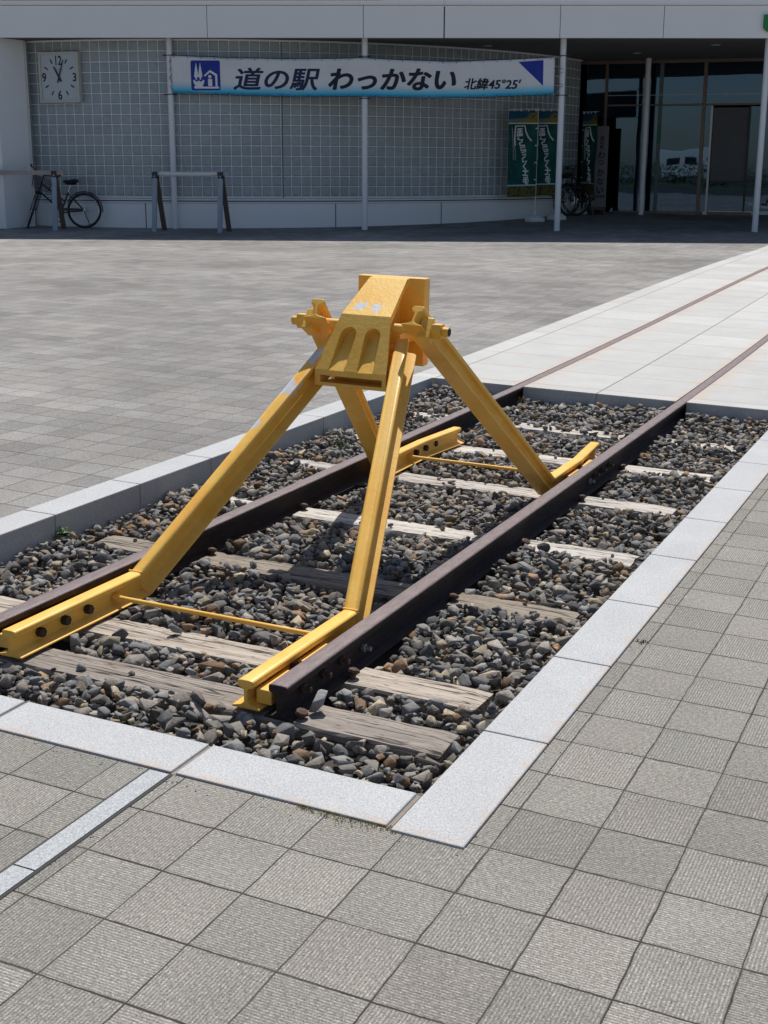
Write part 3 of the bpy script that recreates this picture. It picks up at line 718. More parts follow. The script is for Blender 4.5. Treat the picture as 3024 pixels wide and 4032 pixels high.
# ------------------------------------------------------------------ weeds
def tuft(loc, n, h, mat, label, name='grass_tuft', spread=.03, group=None, leafy=False):
    mb = MB(); r = random.Random(int(loc[0] * 1000) + n)
    for _ in range(n):
        a = r.uniform(0, 6.28); d = r.uniform(0, spread); x, y = d * math.cos(a), d * math.sin(a); hh = h * r.uniform(.45, 1.1); ln = r.uniform(.2, .8) * hh; w = r.uniform(.0012, .0026)
        b = r.uniform(0, 6.28); ex, ey = math.cos(b) * ln, math.sin(b) * ln; px, py = -math.sin(b) * w, math.cos(b) * w
        if leafy:
            w *= 5; px *= 5; py *= 5; z0 = hh * r.uniform(.2, 1); l2 = .018
            mb.add([(x, y, z0), (x + math.cos(b) * l2 + px, y + math.sin(b) * l2 + py, z0 + .004), (x + math.cos(b) * l2 * 2, y + math.sin(b) * l2 * 2, z0 - .003), (x + math.cos(b) * l2 - px, y + math.sin(b) * l2 - py, z0 + .004)], [(0, 1, 2, 3)])
        else:
            mb.add([(x - px, y - py, 0), (x + px, y + py, 0), (x + ex * .5 + px * .7, y + ey * .5 + py * .7, hh * .7), (x + ex * .5 - px * .7, y + ey * .5 - py * .7, hh * .7), (x + ex, y + ey, hh)], [(0, 1, 2, 3), (3, 2, 4)])
    o = mb.build(name, mat, fix=False); o.location = loc; return tag(o, label, 'weed', group)
tuft((-2.492, 1.748, -.10), 26, .05, M_LEAF, 'small green leafy weed at a joint of the tall kerb face', 'weed', .03, leafy=True)
tuft((-2.26, 3.91, -.11), 40, .045, M_LEAF, 'grass tuft in the gravel between plaza kerb and rail', spread=.07)
tuft((-1.45, 5.68, -.10), 45, .05, M_LEAF, 'grass tuft at the middle of the path edge', spread=.06)
tuft((-1.80, 5.62, -.10), 50, .055, M_DRY, 'dry grass tuft at the path edge by the plaza side rail', spread=.09)
tuft((-1.06, 5.66, -.10), 45, .05, M_DRY, 'dry grass tuft at the path edge by the camera side rail', spread=.07)
tuft((-.45, 4.09, -.11), 22, .035, M_LEAF, 'tiny grass tuft beside the sleeper near the pale kerb', spread=.03)
tuft((.030, 1.44, 0), 22, .010, M_LEAF, 'low green tuft in the paving joint outside the pale kerb', spread=.02)
tuft((-.205, .215, -.10), 26, .045, M_DRY, 'dry stalks in the front corner of the gravel bed', spread=.03)
mb = MB(); r = random.Random(5)
for _ in range(520):
    t = r.random(); x = -.42 + .26 * t; y = -.003 + r.gauss(0, .006) * (1 + 1.2 * math.sin(3.14 * t)); h = r.uniform(.002, .007); a = r.uniform(0, 6.28); w = .0018
    mb.add([(x - w * math.cos(a), y - w * math.sin(a), .001), (x + w * math.cos(a), y + w * math.sin(a), .001), (x + r.uniform(-.004, .004), y + r.uniform(-.004, .004), h)], [(0, 1, 2)], r.random() < .35 and 1 or 0)
tag(mb.build('moss', [M_MOSS, M_DRY], fix=False), 'strip of moss along the joint at the foot of the front kerb', 'moss', kind='stuff')

gp, gs = [], []
r = random.Random(11)
for _ in range(450):
    k = r.random()
    if k < .35: x, y = r.uniform(-2.6, 0), r.gauss(-.02, .02)
    elif k < .6: x, y = r.gauss(.03, .02), r.uniform(-.1, 5.5)
    elif k < .8: x, y = r.gauss(-.765, .006), r.uniform(-2, 0)
    else: x, y = r.uniform(-2.6, 2.5), r.uniform(-1.8, 3)
    if -.186 - .4 < x < .002 and y > -.004 or x < .002 and y > -.004: continue
    q = r.uniform(.0012, .0030); gp.append((x, y, q * .4)); gs.append(q)
tag(stones(np.array(gp), np.array(gs), 'grit'), 'loose grit scattered along the paving joints', 'grit', kind='stuff')

# ------------------------------------------------------------------ station building
ZS = 3.685
B = thing('station_building', 'white station building with a glass block wall, canopy on slim columns and dark glazed entrance', 'building', bmat())
def bp(mb, name, mats, parent=None, bevel=0.0, fix=True, angle=40): return mb.build(name, mats, parent or B, bevel, 2, angle, fix)
# canopy
mb = MB(); mb.bb((-12, -.22, ZS + .012), (16, 5.6, 4.20)); can = bp(mb, 'canopy', M_SOFF)
xs = [-12, -9.0, -6.2 - .85, -3.216, -.397, 1.053, 3.122, 4.959, 7.6, 10.2, 16]
for a, b in zip(xs[:-1], xs[1:]):
    g = .011 if abs(b - 1.053) < .01 else .005
    mb = MB(); mb.bb((a + (.011 if abs(a - 1.053) < .01 else .005), -.30, ZS - .004), (b - g, -.215, 4.225)); bp(mb, 'fascia_panel', M_FASC, can, .003)
mb = MB(); mb.bb((-12, -.262, ZS + .01), (16, -.222, 4.21)); bp(mb, 'panel_backing', M_GAP, can)
mb = MB()
for a, b in ((-12, 1.046), (1.060, 16)): mb.bb((a, -.345, 4.232), (b, .3, 4.300))
bp(mb, 'coping', M_FASC, can, .004)
# columns
def column(X, Y, r, z1=ZS + .01):
    z0 = bground(X, Y) - .08; mb = MB(); mb.cyl((X, Y, z0), (X, Y, z1), r, 24); c = bp(mb, 'column', M_STEELW); return c
cols = [column(X, 0, .056) for X in (-3.977, -.386, 3.222, 6.90, 10.5)]
cin = column(5.45, 4.42, .058)
for c, X in ((cols[0], -3.977), (cols[1], -.386), (cols[2], 3.222)):
    for Z in ((3.40, 2.715) if X != -.386 else (3.385, 2.65)):
        mb = MB(); mb.ring((X, 0, Z), .060, .008, (0, 0, 1), 20, 6); mb.box((X - .085, -.02, Z), (.06, .03, .022)); mb.box((X + .085, -.02, Z), (.06, .03, .022))
        bp(mb, 'clamp', M_DARK, c)
# curved glass block wall
CX, CY, CR = -3.9, 9.1, 9.0
def arc(a, rr, z): return (CX + math.sin(a) * rr, CY - math.cos(a) * rr, z)
A0, A1 = R(-18.7), R(62.5); ROW0, ROWH, NR = .879, .1862, 15
na = int(round((A1 - A0) * CR / .1865)); da = (A1 - A0) / na
mb = MB(); vs, fs = [], []
for k in range(na + 1):
    a = A0 + k * da; vs += [arc(a, CR - .012, .84), arc(a, CR - .012, ZS + .005), arc(a, CR - .2, .84), arc(a, CR - .2, ZS + .005)]
for k in range(na): o = 4 * k; fs += [(o, o + 4, o + 5, o + 1), (o + 2, o + 3, o + 7, o + 6)]
mb.add(vs, fs); wall = bp(mb, 'glass_block_wall', M_BMORT)
vs, fs, ids = [], [], []
for k in range(na):
    for j in range(NR):
        z0, z1 = ROW0 + j * ROWH, min(ROW0 + (j + 1) * ROWH, ZS - .002); m = .0085; b2 = .024; a0, a1 = A0 + k * da, A0 + (k + 1) * da; ma, mbv = m / CR, b2 / CR
        dz0, dz1 = z0 + m, z1 - m
        if dz1 - dz0 < .05: continue
        tl = random.gauss(0, .0008); tv = random.gauss(0, .0008); o = len(vs)
        ring1 = [arc(a0 + ma, CR - .011, dz0), arc(a1 - ma, CR - .011, dz0), arc(a1 - ma, CR - .011, dz1), arc(a0 + ma, CR - .011, dz1)]
        ring2 = [arc(a0 + mbv, CR + .001 + tl, dz0 + .014), arc(a1 - mbv, CR + .001 - tl, dz0 + .014), arc(a1 - mbv, CR + .001 - tl + tv, dz1 - .014), arc(a0 + mbv, CR + .001 + tl + tv, dz1 - .014)]
        vs += ring1 + ring2; fs += [(o + 4, o + 5, o + 6, o + 7)] + [(o + q, o + (q + 1) % 4, o + 4 + (q + 1) % 4, o + 4 + q) for q in range(4)]; ids += [random.random()] * 8
mb = MB(); mb.add(vs, fs); gbk = bp(mb, 'glass_blocks', M_BLOCK, wall)
at = gbk.data.attributes.new('block_id', 'FLOAT_COLOR', 'POINT'); at.data.foreach_set('color', np.repeat(np.array(ids)[:, None], 4, 1).ravel())
def arcband(mb, r0, r1, z0, z1, a0=A0, a1=A1, n=60, mi=0):
    vs, fs = [], []
    for k in range(n + 1):
        a = a0 + (a1 - a0) * k / n; vs += [arc(a, r0, z0), arc(a, r1, z0), arc(a, r1, z1), arc(a, r0, z1)]
    for k in range(n):
        o = 4 * k; fs += [(o + q, o + (q + 1) % 4, o + 4 + (q + 1) % 4, o + 4 + q) for q in range(4)]
    fs += [(0, 1, 2, 3), (4 * n + 3, 4 * n + 2, 4 * n + 1, 4 * n)]; mb.add(vs, fs, mi)
mb = MB(); arcband(mb, CR - .2, CR + .020, -.1, .752); plinth = bp(mb, 'plinth', M_WHITE)
for Xj in (-4.55, -.98, 1.05):
    a = math.asin((Xj - CX) / CR); mb = MB(); arcband(mb, CR + .0, CR + .0215, .2, .75, a - .0009, a + .0009, 1); bp(mb, 'plinth_joint', M_GAP, plinth)
mb = MB(); arcband(mb, CR - .05, CR + .012, .75, .845); sillb = bp(mb, 'ledge', M_GAP, wall)
mb = MB(); arcband(mb, CR - .02, CR + .032, .806, .840); arcband(mb, CR - .02, CR + .036, .756, .786); bp(mb, 'ledge_rail', M_STEELW, sillb)
a = math.asin((-1.95 - CX) / CR); mb = MB(); arcband(mb, CR - .006, CR + .0025, .86, ZS, a - .0007, a + .0007, 1); bp(mb, 'expansion_joint', M_GAP, wall)
mb = MB(); arcband(mb, CR - .1, CR + .03, ZS - .022, ZS + .008); bp(mb, 'wall_head_trim', M_WHITE, wall)
# left white wall, corner trim
mb = MB(); q = [(-6.76, .40), (-7.13, -.26), (-12, -.26), (-12, .6), (-6.9, .6)]; mb.prism(q, -.1, ZS + .008, 'z'); bp(mb, 'white_wall', M_WHITE, None, .01)
mb = MB(); mb.bb((-6.775, .36, .86), (-6.735, .44, ZS)); bp(mb, 'corner_trim', M_ALU, None, .004)
# body behind
mb = MB(); mb.bb((-11.5, 4.6, 4.20), (-.3, 16, 5.3)); mb.bb((-11.9, 5.61, -.2), (-2.9, 16, 4.19)); bp(mb, 'upper_wall', M_ORANGE)
mb = MB(); mb.bb((-.298, 4.8, 4.20), (15.8, 16, 5.2)); bp(mb, 'upper_wall', M_WHITE)
# entrance screen: local frame along s
P0 = Vector((4.08, 5.38, 0)); P1 = Vector((7.93, 4.27, 0)); ds = (P1 - P0).normalized(); dn = Vector((ds.y, -ds.x, 0))      # dn faces the square
ENT = Matrix(((ds.x, -dn.x, 0, P0.x), (ds.y, -dn.y, 0, P0.y), (0, 0, 1, 0), (0, 0, 0, 1)))
def ebox(mb, s0, s1, z0, z1, d0=-.04, d1=.04, mi=0): mb.bb((s0, d0, z0), (s1, d1, z1), mi, ENT)
ZF = .455
scr = MB(); ebox(scr, -.02, 12, 3.63, ZS + .01, -.07, .05); ebox(scr, .60, 12, 2.745, 2.785); ebox(scr, .86, 3.9, ZF - .02, ZF + .055, -.03, .03)
screen = bp(scr, 'entrance_screen', M_BRONZE, None, .003)
def frame(name, parts, mat):
    mb = MB()
    for p in parts: ebox(mb, *p)
    return bp(mb, name, mat, screen, .002)
frame('mullion', [(.60, .66, ZF, 3.63)], M_BRONZE); frame('mullion', [(2.71, 2.785, ZF - .03, 3.63, -.06, .05)], M_BRONZE); frame('mullion', [(1.775, 1.86, ZF, 3.63, .0, .10)], M_BLIND); frame('mullion', [(5.4, 5.48, ZF, 3.63)], M_BRONZE)
frame('door_frame', [(2.905, 2.950, ZF, 2.74, -.05, .03), (2.86, 2.96, ZF - .02, ZF + .06, -.06, .03)], M_ALU)
frame('transom_line', [(.66, 5.4, 2.965, 2.98, -.01, .01)], M_ALU)
frame('door_rail', [(2.95, 3.72, 1.135, 1.165, -.02, .02), (3.70, 3.745, ZF, 2.72, -.02, .03), (3.745, 4.6, 1.24, 1.262, -.01, .02), (4.6, 4.68, ZF, 2.72, -.02, .03)], M_DARK)
frame('sill', [(2.97, 5.4, ZF, ZF + .08, -.02, .05), (1.0, 2.70, ZF - .06, ZF + .0, -.10, .03)], M_ALU)
mb = MB(); ebox(mb, 2.96, 3.70, 1.17, 2.70, .012, .03); bp(mb, 'grey_panel', plain('grey_panel_paint', (.10, .10, .112), .7), screen)
mb = MB(); ebox(mb, .90, 1.70, 1.2, 2.25, .25, .27); bp(mb, 'notice_board', M_DARK, screen)
mb = MB(); ebox(mb, 1.80, 1.86, 1.95, 2.35, -.03, -.022); bp(mb, 'door_sticker', plain('green_sticker', (.01, .16, .09), .5), screen)
def pane(s0, s1, z0, z1, tilt=0.0):
    mb = MB(); ebox(mb, s0, s1, z0, z1, -.004, .004); o = bp(mb, 'pane', M_PANE, screen); return o
for a in ((.05, .60, ZF, 3.63), (.66, 1.775, 2.785, 3.63), (1.86, 2.71, 2.785, 3.63), (2.785, 5.4, 2.785, 3.63), (5.48, 12, 2.785, 3.63), (.66, 1.775, ZF, 2.745), (1.86, 2.71, ZF, 2.745), (2.785, 2.905, ZF, 2.745), (2.955, 3.70, ZF + .08, 1.135), (3.745, 4.6, ZF + .08, 2.72), (4.68, 5.4, ZF + .08, 2.72), (5.48, 12, ZF + .08, 2.745)): pane(*a)
mb = MB(); ebox(mb, -.34, -.02, .1, ZS + .01, -.12, .16); bp(mb, 'pillar', M_PILLAR)
mb = MB()
for k in range(9): ebox(mb, .04 + k * .06, .075 + k * .06, ZF, 3.6, .06 + .02 * (k % 2), .085 + .02 * (k % 2))
bp(mb, 'curtain', M_BLIND, screen)
# room behind the glass
mb = MB(); room = [(.0, .06), (12, .06), (12, 6), (0, 6)]
ebox(mb, -.2, 12, ZF - .22, ZF - .02, -.0, 6); ebox(mb, -.2, 12, 3.62, 3.9, .06, 6); ebox(mb, -.2, 12, ZF, 3.62, 5.9, 6.1); ebox(mb, -.3, -.1, ZF, 3.62, .18, 6)
ebox(mb, 11.9, 12.1, .1, 3.7, .05, 6)
bp(mb, 'lobby', M_INT)
for X, Y in ((5.0, 3.1), (6.2, 1.2), (1.9, 1.4)):
    mb = MB(); mb.tube([(X, Y, ZS + .011), (X, Y, ZS - .004)], .09, 20); bp(mb, 'downlight', M_ALU, can)

# ------------------------------------------------------------------ text helper
def text_poly(body, size=1.0, bold=0.0, shear=0.0):
    c = bpy.data.curves.new('lettering', 'FONT'); c.body = body; c.size = size; c.offset = bold; c.shear = shear; c.resolution_u = 4
    o = bpy.data.objects.new('lettering', c); COL.objects.link(o)
    dg = bpy.context.evaluated_depsgraph_get(); dg.update(); me = bpy.data.meshes.new_from_object(o.evaluated_get(dg))
    vs = [tuple(v.co) for v in me.vertices]; fs = [tuple(p.vertices) for p in me.polygons]
    bpy.data.objects.remove(o, do_unlink=True); bpy.data.meshes.remove(me); bpy.data.curves.remove(c)
    return vs, fs
def fit(vs, x0, x1, y0, y1):
    X = [v[0] for v in vs]; Y = [v[1] for v in vs]; a, b, c, d = min(X), max(X), min(Y), max(Y)
    return [(x0 + (v[0] - a) / (b - a) * (x1 - x0), y0 + (v[1] - c) / (d - c) * (y1 - y0)) for v in vs]

# ------------------------------------------------------------------ banner
BX = (-3.93, 3.068)
_tx = [-3.93, -3.0, -1.8, -1.0, -.45, .3, 1.16, 2.2, 3.07]; _tz = [3.387, 3.352, 3.328, 3.335, 3.348, 3.313, 3.287, 3.322, 3.366]
_bx = [-3.93, -1.65, -.42, .5, 1.48, 3.07]; _bz = [2.740, 2.683, 2.691, 2.672, 2.673, 2.730]
def bsurf(x, t, off=0.0):                                              # x local, t 0 bottom .. 1 top
    zt, zb = np.interp(x, _tx, _tz), np.interp(x, _bx, _bz)
    sag = min(abs(x - q) for q in (-3.977, -.386, 3.222)); d = -.082 + .02 * sst(0, 1.2, sag)
    d += .016 * math.sin(x * 2.9 + t * 2.4) * sst(0, .7, sag) + .010 * math.sin(x * 7.3 - t * 5.0) * (.3 + .7 * sst(0, .5, sag)) + .012 * math.sin(t * 4.0 + x * 1.3)
    return (x, min(d, -.066) - off, zb + (zt - zb) * t)
BN = thing('banner', 'long white banner with Japanese lettering and blue foot tied between three columns', 'banner', bmat())
nx, nz = 150, 14; vs = []; fs = []; uv = []
for i in range(nx + 1):
    for j in range(nz + 1): vs.append(bsurf(BX[0] + (BX[1] - BX[0]) * i / nx, j / nz)); uv.append((i / nx, j / nz))
for i in range(nx):
    for j in range(nz): o = i * (nz + 1) + j; fs.append((o, o + nz + 1, o + nz + 2, o + 1))
mb = MB(); mb.add(vs, fs, smooth=True); cl = mb.build('cloth', M_BANNER, BN, fix=False, angle=180); ul = cl.data.uv_layers.new(name='UVMap')
for lp in cl.data.loops: ul.data[lp.index].uv = uv[lp.vertex_index]
sol = cl.modifiers.new('thick', 'SOLIDIFY'); sol.thickness = .002; sol.offset = 1
def on_banner(pts, fs, name, mat, off, parent):
    b = bmesh.new(); vv = [b.verts.new((p[0], p[1], p[2] if len(p) > 2 else 0)) for p in pts]
    for f in fs:
        try: b.faces.new([vv[i] for i in f])
        except ValueError: pass
    bmesh.ops.triangulate(b, faces=b.faces[:])
    for ax in (0, 1):                                                    # cut into strips so that it can bend with the cloth
        lo = min(v.co[ax] for v in b.verts); hi = max(v.co[ax] for v in b.verts); st = .07
        k = lo + st
        while k < hi:
            n = Vector((1, 0, 0)) if ax == 0 else Vector((0, 1, 0)); bmesh.ops.bisect_plane(b, geom=b.verts[:] + b.edges[:] + b.faces[:], plane_co=n * k, plane_no=n); k += st
    for v in b.verts:
        x, z, e = v.co.x, v.co.y, v.co.z; zt, zb = np.interp(x, _tx, _tz), np.interp(x, _bx, _bz); v.co = bsurf(x, (z - zb) / (zt - zb), off + e)
    me = bpy.data.meshes.new(name); b.to_mesh(me); b.free(); me.materials.append(mat); return link(name, me, parent)
def letters(body, x0, x1, z0, z1, mat, bold, shear, name='lettering'):
    v, f = text_poly(body, 1.0, 0.004, shear); w = bold; P, F = [], []
    base = fit(v, x0 + w, x1 - w, z0 + w * .7, z1 - w * .7)                        # brush weight: the glyphs laid over each other a few millimetres apart
    for k, (dx, dz) in enumerate(((0, 0), (w, 0), (-w, 0), (0, w * .7), (0, -w * .7), (w * .7, w * .5), (-w * .7, w * .5), (w * .7, -w * .5), (-w * .7, -w * .5))):
        o = len(P); P += [(p[0] + dx, p[1] + dz, k * .0004) for p in base]; F += [tuple(i + o for i in q) for q in f]
    return on_banner(P, F, name, mat, .004, BN)
letters('道の駅', -2.80, -1.20, 2.785, 3.185, M_NAVY, .010, .18)
letters('わっかない', -1.055, 1.285, 2.790, 3.175, M_BLUEBLACK, .017, .18)
letters('北緯45°25′', 1.43, 2.475, 2.805, 3.010, M_BLUEBLACK, .006, .18)
def rrect(x0, x1, z0, z1, r, n=5):
    pts = []
    for cx, cz, a0 in ((x1 - r, z1 - r, 0), (x0 + r, z1 - r, 90), (x0 + r, z0 + r, 180), (x1 - r, z0 + r, 270)):
        pts += [(cx + r * math.cos(R(a0 + 90 * k / n)), cz + r * math.sin(R(a0 + 90 * k / n))) for k in range(n + 1)]
    return pts
def poly(pts, mat, off, parent, name): return on_banner(pts, [tuple(range(len(pts)))], name, mat, off, parent)
em = poly(rrect(-3.575, -3.034, 2.785, 3.305, .035), M_BLUE, .004, BN, 'emblem')
ex, ez, eu = -3.575, 2.785, .541                                         # emblem origin and unit
def E_(pts): return [(ex + p[0] * eu, ez + p[1] * eu * .965) for p in pts]
def stamp(pts): poly(E_(pts), M_WPRINT, .007, em, 'emblem_shape')
for tx, tw in ((.185, .075), (.325, .075)):
    stamp([(tx - tw, .44), (tx - tw * .75, .60), (tx, .93), (tx + tw * .75, .60), (tx + tw, .44), (tx + .026, .44), (tx + .026, .36), (tx - .026, .36), (tx - .026, .44)])
stamp([(.07, .33), (.13, .35), (.15, .31), (.21, .29), (.27, .33), (.33, .29), (.39, .31), (.41, .35), (.47, .33), (.44, .27), (.44, .24), (.40, .17), (.40, .125), (.95, .125), (.95, .06), (.12, .06), (.09, .10), (.14, .17), (.09, .24)])
stamp([(.45, .50), (.66, .68), (.90, .53), (.90, .13), (.83, .13), (.83, .485), (.66, .60), (.49, .455)])
stamp([(.58, .14), (.72, .14), (.72, .38), (.58, .38)]); stamp([(.65 + .058 * math.cos(t * math.pi / 8), .455 + .058 * math.sin(t * math.pi / 8)) for t in range(16)])
poly([(2.41, 3.290), (2.862, 3.320), (2.868, 2.875)], M_BLUE, .004, BN, 'pennant')
mb = MB()
for t0, t1, xc, xe in ((1.0, .0, -3.977, -3.925), (1.0, .0, 3.222, 3.063)):
    zt, zb = np.interp(xe, _tx, _tz), np.interp(xe, _bx, _bz)
    for k in range(5):
        z = zb + .05 + (zt - zb - .1) * k / 4; y0 = bsurf(xe, .5)[1]
        mb.tube([(xe, y0, z), (xc, -.062, z + random.uniform(-.1, .1)), (xc + .05, .03, z - .08)], .004, 5)
for z, q in ((1.0, _tz), (0.0, _bz)):
    pts = [bsurf(BX[0] + .02 + (BX[1] - BX[0] - .04) * i / 60, z, .004) for i in range(61)]
    mb.tube([(p[0], p[1], p[2] + (.012 if z else -.010)) for p in pts], .0045, 5)
    for i in range(29):
        x = BX[0] + .06 + (BX[1] - BX[0] - .12) * i / 28; p = bsurf(x, .972 if z else .028, .005); mb.box(p, (.012, .006, .02 if z else .016))
mb.build('rope', M_ROPE, BN)

# ------------------------------------------------------------------ clock on the wall
def rq(pts, mat, parent, name, y0, th=.004):
    m = MB(); m.prism(pts, y0 - th, y0, 'y'); return m.build(name, mat, parent)
CW, CH, CD = .83, .905, .11
ca = math.asin((-6.09 - CX) / CR); cp = arc(ca, CR + .012, 3.03)
CK = thing('wall_clock', 'square white framed clock on the glass block wall showing three past eleven', 'clock', bmat(cp[0], cp[1], cp[2]) @ Matrix.Rotation(R(-14), 4, 'Z'))
mb = MB(); w, h, t = CW / 2, CH / 2, .045
mb.bb((-w, -CD, -h), (-w + t, -.0, h)); mb.bb((w - t, -CD, -h), (w, -.0, h)); mb.bb((-w + t, -CD, h - t), (w - t, -.0, h)); mb.bb((-w + t, -CD, -h), (w - t, -.0, -h + t)); mb.bb((-w + t, -.02, -h + t), (w - t, -.0, h - t))
mb.build('case', M_CLOCKC, CK, .004)
mb = MB(); mb.bb((-w + t - .002, -CD + .030, -h + t - .002), (w - t + .002, -.03, h - t + .002)); face = mb.build('face', M_CLOCKF, CK)
fy = -CD + .026
for s_, (cx, cz), sz in (('12', (.0, .30), .135), ('3', (.315, 0), .125), ('6', (0, -.315), .135), ('9', (-.315, 0), .135)):
    v, f = text_poly(s_, 1.0, .02); ww = sz * (.62 if len(s_) == 1 else .95); pts = fit(v, cx - ww / 2, cx + ww / 2, cz - sz * .62, cz + sz * .62)
    m = MB(); m.add([(p[0], fy, p[1]) for p in pts], f); m.build('numeral', M_INK, face, fix=False)
for k in range(12):
    if k % 3 == 0: continue
    a = R(90 - 30 * k); m = MB(); d = Vector((math.cos(a), 0, math.sin(a))); p = Vector((-d.z, 0, d.x)) * .011
    sx = 1.0
    q = [d * .265 + p, d * .265 - p, d * .345 - p, d * .345 + p]; m.prism([(v.x * 1.0, v.z * 1.06) for v in q], fy - .003, fy + .001, 'y'); m.build('hour_mark', M_INK, face)
def hand(ang, l0, l1, w0, w1, name, yy):
    a = R(90 - ang); d = Vector((math.cos(a), math.sin(a))); p = Vector((-d.y, d.x)); m = MB()
    q = [d * -l0 + p * w0, d * -l0 - p * w0, d * l1 - p * w1, d * l1 + p * w1]; m.prism([(v.x, v.y) for v in q], yy - .004, yy, 'y'); m.build(name, M_INK, CK)
hand(331.5, .085, .215, .020, .012, 'hour_hand', fy - .008); hand(18, .10, .32, .013, .009, 'minute_hand', fy - .016)
mb = MB(); mb.bb((-.055, fy - .002, .125), (.075, fy + .001, .15)); mb.build('maker_strip', plain('pale_print', (.36, .39, .41), .5), face)

# ------------------------------------------------------------------ green sign on the fascia
GS = thing('fascia_sign', 'green shield shaped sign with a white rim on the canopy fascia', 'sign', bmat(6.70, -.305, 3.90))
def shield(w, h, ins, y0, y1, mat, name, par):
    pts = [(ins, h - ins), (w - ins, h - ins), (w - ins, .12)] + [(w - ins - (w / 2 - ins) * (1 - math.cos(R(k * 15))), .12 - (.12 - ins) * math.sin(R(k * 15))) for k in range(1, 7)]
    pts += [(w - p[0], p[1]) for p in reversed(pts[3:-1])] + [(ins, .12)]
    m = MB(); m.prism(pts, y0, y1, 'y'); return m.build(name, mat, par)
sb = shield(.42, .34, 0, -.05, 0, M_WPRINT, 'rim', GS); sb.location = (-.02, 0, -.155)
sg = shield(.42, .34, .016, -.056, -.02, M_GREEN, 'plate', GS); sg.location = (-.02, 0, -.155)

# ------------------------------------------------------------------ bicycles
def bicycle(label, mat, steer, basket=True, lean=R(8), group='bicycles parked under the canopy'):
    root = thing('bicycle', label, 'bicycle', mat, group)
    LM = Matrix.Rotation(lean, 4, 'X')
    def part(mb, name, mats, par=None): return mb.build(name, mats, par or root)
    r = .325; rear = Vector((0, 0, r)); bbk = Vector((-.45, 0, .28)); seatT = Vector((-.30, 0, .66)); headT = Vector((-.79, 0, .86)); headB = Vector((-.855, 0, .68)); front = Vector((-1.05, 0, r))
    def wheel(c, rot, name, rear_=False):
        T = LM @ rot
        mb = MB(); mb.ring(c, r - .018, .020, (0, 1, 0), 48, 10, M=T); w = part(mb, name, M_TYRE)
        mb = MB(); mb.ring(c, r - .048, .0095, (0, 1, 0), 48, 6, M=T); part(mb, 'rim', M_CHROME, w)
        mb = MB(); mb.cyl(c + Vector((0, -.045, 0)), c + Vector((0, .045, 0)), .026, 12, M=T)
        for k in range(32):
            a = k * math.pi / 16; sd = .03 if k % 2 else -.03; b = a + (.35 if (k // 2) % 2 else -.35)
            mb.tube([c + Vector((.024 * math.cos(b), sd, .024 * math.sin(b))), c + Vector(((r - .05) * math.cos(a), 0, (r - .05) * math.sin(a)))], .0016, 3, M=T)
        part(mb, 'spokes', M_CHROME, w)
        mb = MB(); arc_ = (R(-155), R(5)) if rear_ else (R(-150), R(-5)); mb.ring(c, r + .022, .012, (0, 1, 0), 28, 6, M=T, arc=arc_); part(mb, 'mudguard', M_BFRAME, w)
        return w
    I = Matrix.Identity(4); ax = (headT - headB).normalized()
    S = Matrix.Translation(headB) @ Matrix.Rotation(steer, 4, ax) @ Matrix.Translation(-headB)
    wheel(rear, I, 'rear_wheel', True); wheel(front, S, 'front_wheel')
    mb = MB(); t = .016
    for a, b, q in ((bbk, seatT, t), (headB, bbk + Vector((0.02, 0, .03)), t * 1.1), (headT + Vector((0, 0, -.05)), bbk + (seatT - bbk) * .55, t), (headB, headT, t * 1.2)): mb.cyl(a, b, q, 10, M=LM)
    for sd in (-.055, .055):
        mb.tube([bbk + Vector((0, sd * .6, 0)), rear + Vector((0, sd, 0))], .009, 8, M=LM); mb.tube([seatT + Vector((0, sd * .5, -.03)), rear + Vector((0, sd, 0))], .008, 8, M=LM)
    part(mb, 'frame', M_BFRAME)
    mb = MB()
    for sd in (-.05, .05): mb.tube([headB + Vector((0, sd * .7, -.02)), headB + Vector((-.02, sd, -.08)), front + Vector((0, sd, 0))], .010, 8, M=LM @ S)
    mb.box(headB + Vector((0, 0, -.03)), (.05, .11, .035), M=LM @ S); part(mb, 'fork', M_BFRAME)
    mb = MB(); st = headT + ax * .12; mb.cyl(headT, st, .013, 10, M=LM @ S)
    for sd in (-1, 1): mb.tube([st, st + Vector((-.03, sd * .10, .04)), st + Vector((.02, sd * .24, .06)), st + Vector((.20, sd * .28, .03))], .010, 8, M=LM @ S)
    hb = part(mb, 'handlebar', M_BFRAME); mb = MB()
    for sd in (-1, 1): mb.tube([st + Vector((.07, sd * .255, .052)), st + Vector((.21, sd * .282, .028))], .018, 10, M=LM @ S)
    part(mb, 'grips', M_TYRE, hb)
    mb = MB(); sp = seatT + (seatT - bbk).normalized() * .18; mb.cyl(seatT, sp, .012, 10, M=LM); part(mb, 'seat_post', M_CHROME)
    mb = MB(); pl = [(.12, .085), (.10, .10), (.02, .075), (-.08, .03), (-.15, .022), (-.16, 0)]; pl = pl + [(x, -y) for x, y in reversed(pl[:-1])]
    n = len(pl); vs = [(sp.x + x, y, sp.z + .015 + .02 * (x > .05)) for x, y in pl] + [(sp.x + x * .93, y * .8, sp.z + .055 + .02 * (x > .05)) for x, y in pl] + [(sp.x + x * .5, y * .3, sp.z - .03) for x, y in pl]
    mb.add(vs, [tuple(range(n, 2 * n)), tuple(range(3 * n - 1, 2 * n - 1, -1))] + [(i, (i + 1) % n, (i + 1) % n + n, i + n) for i in range(n)] + [((i + 1) % n, i, i + 2 * n, (i + 1) % n + 2 * n) for i in range(n)], M=LM); part(mb, 'saddle', M_TYRE)
    mb = MB(); mb.ring(bbk + Vector((0, -.05, 0)), .075, .006, (0, 1, 0), 24, 5, M=LM); mb.cyl(bbk + Vector((0, -.07, 0)), bbk + Vector((0, .07, 0)), .022, 10, M=LM)
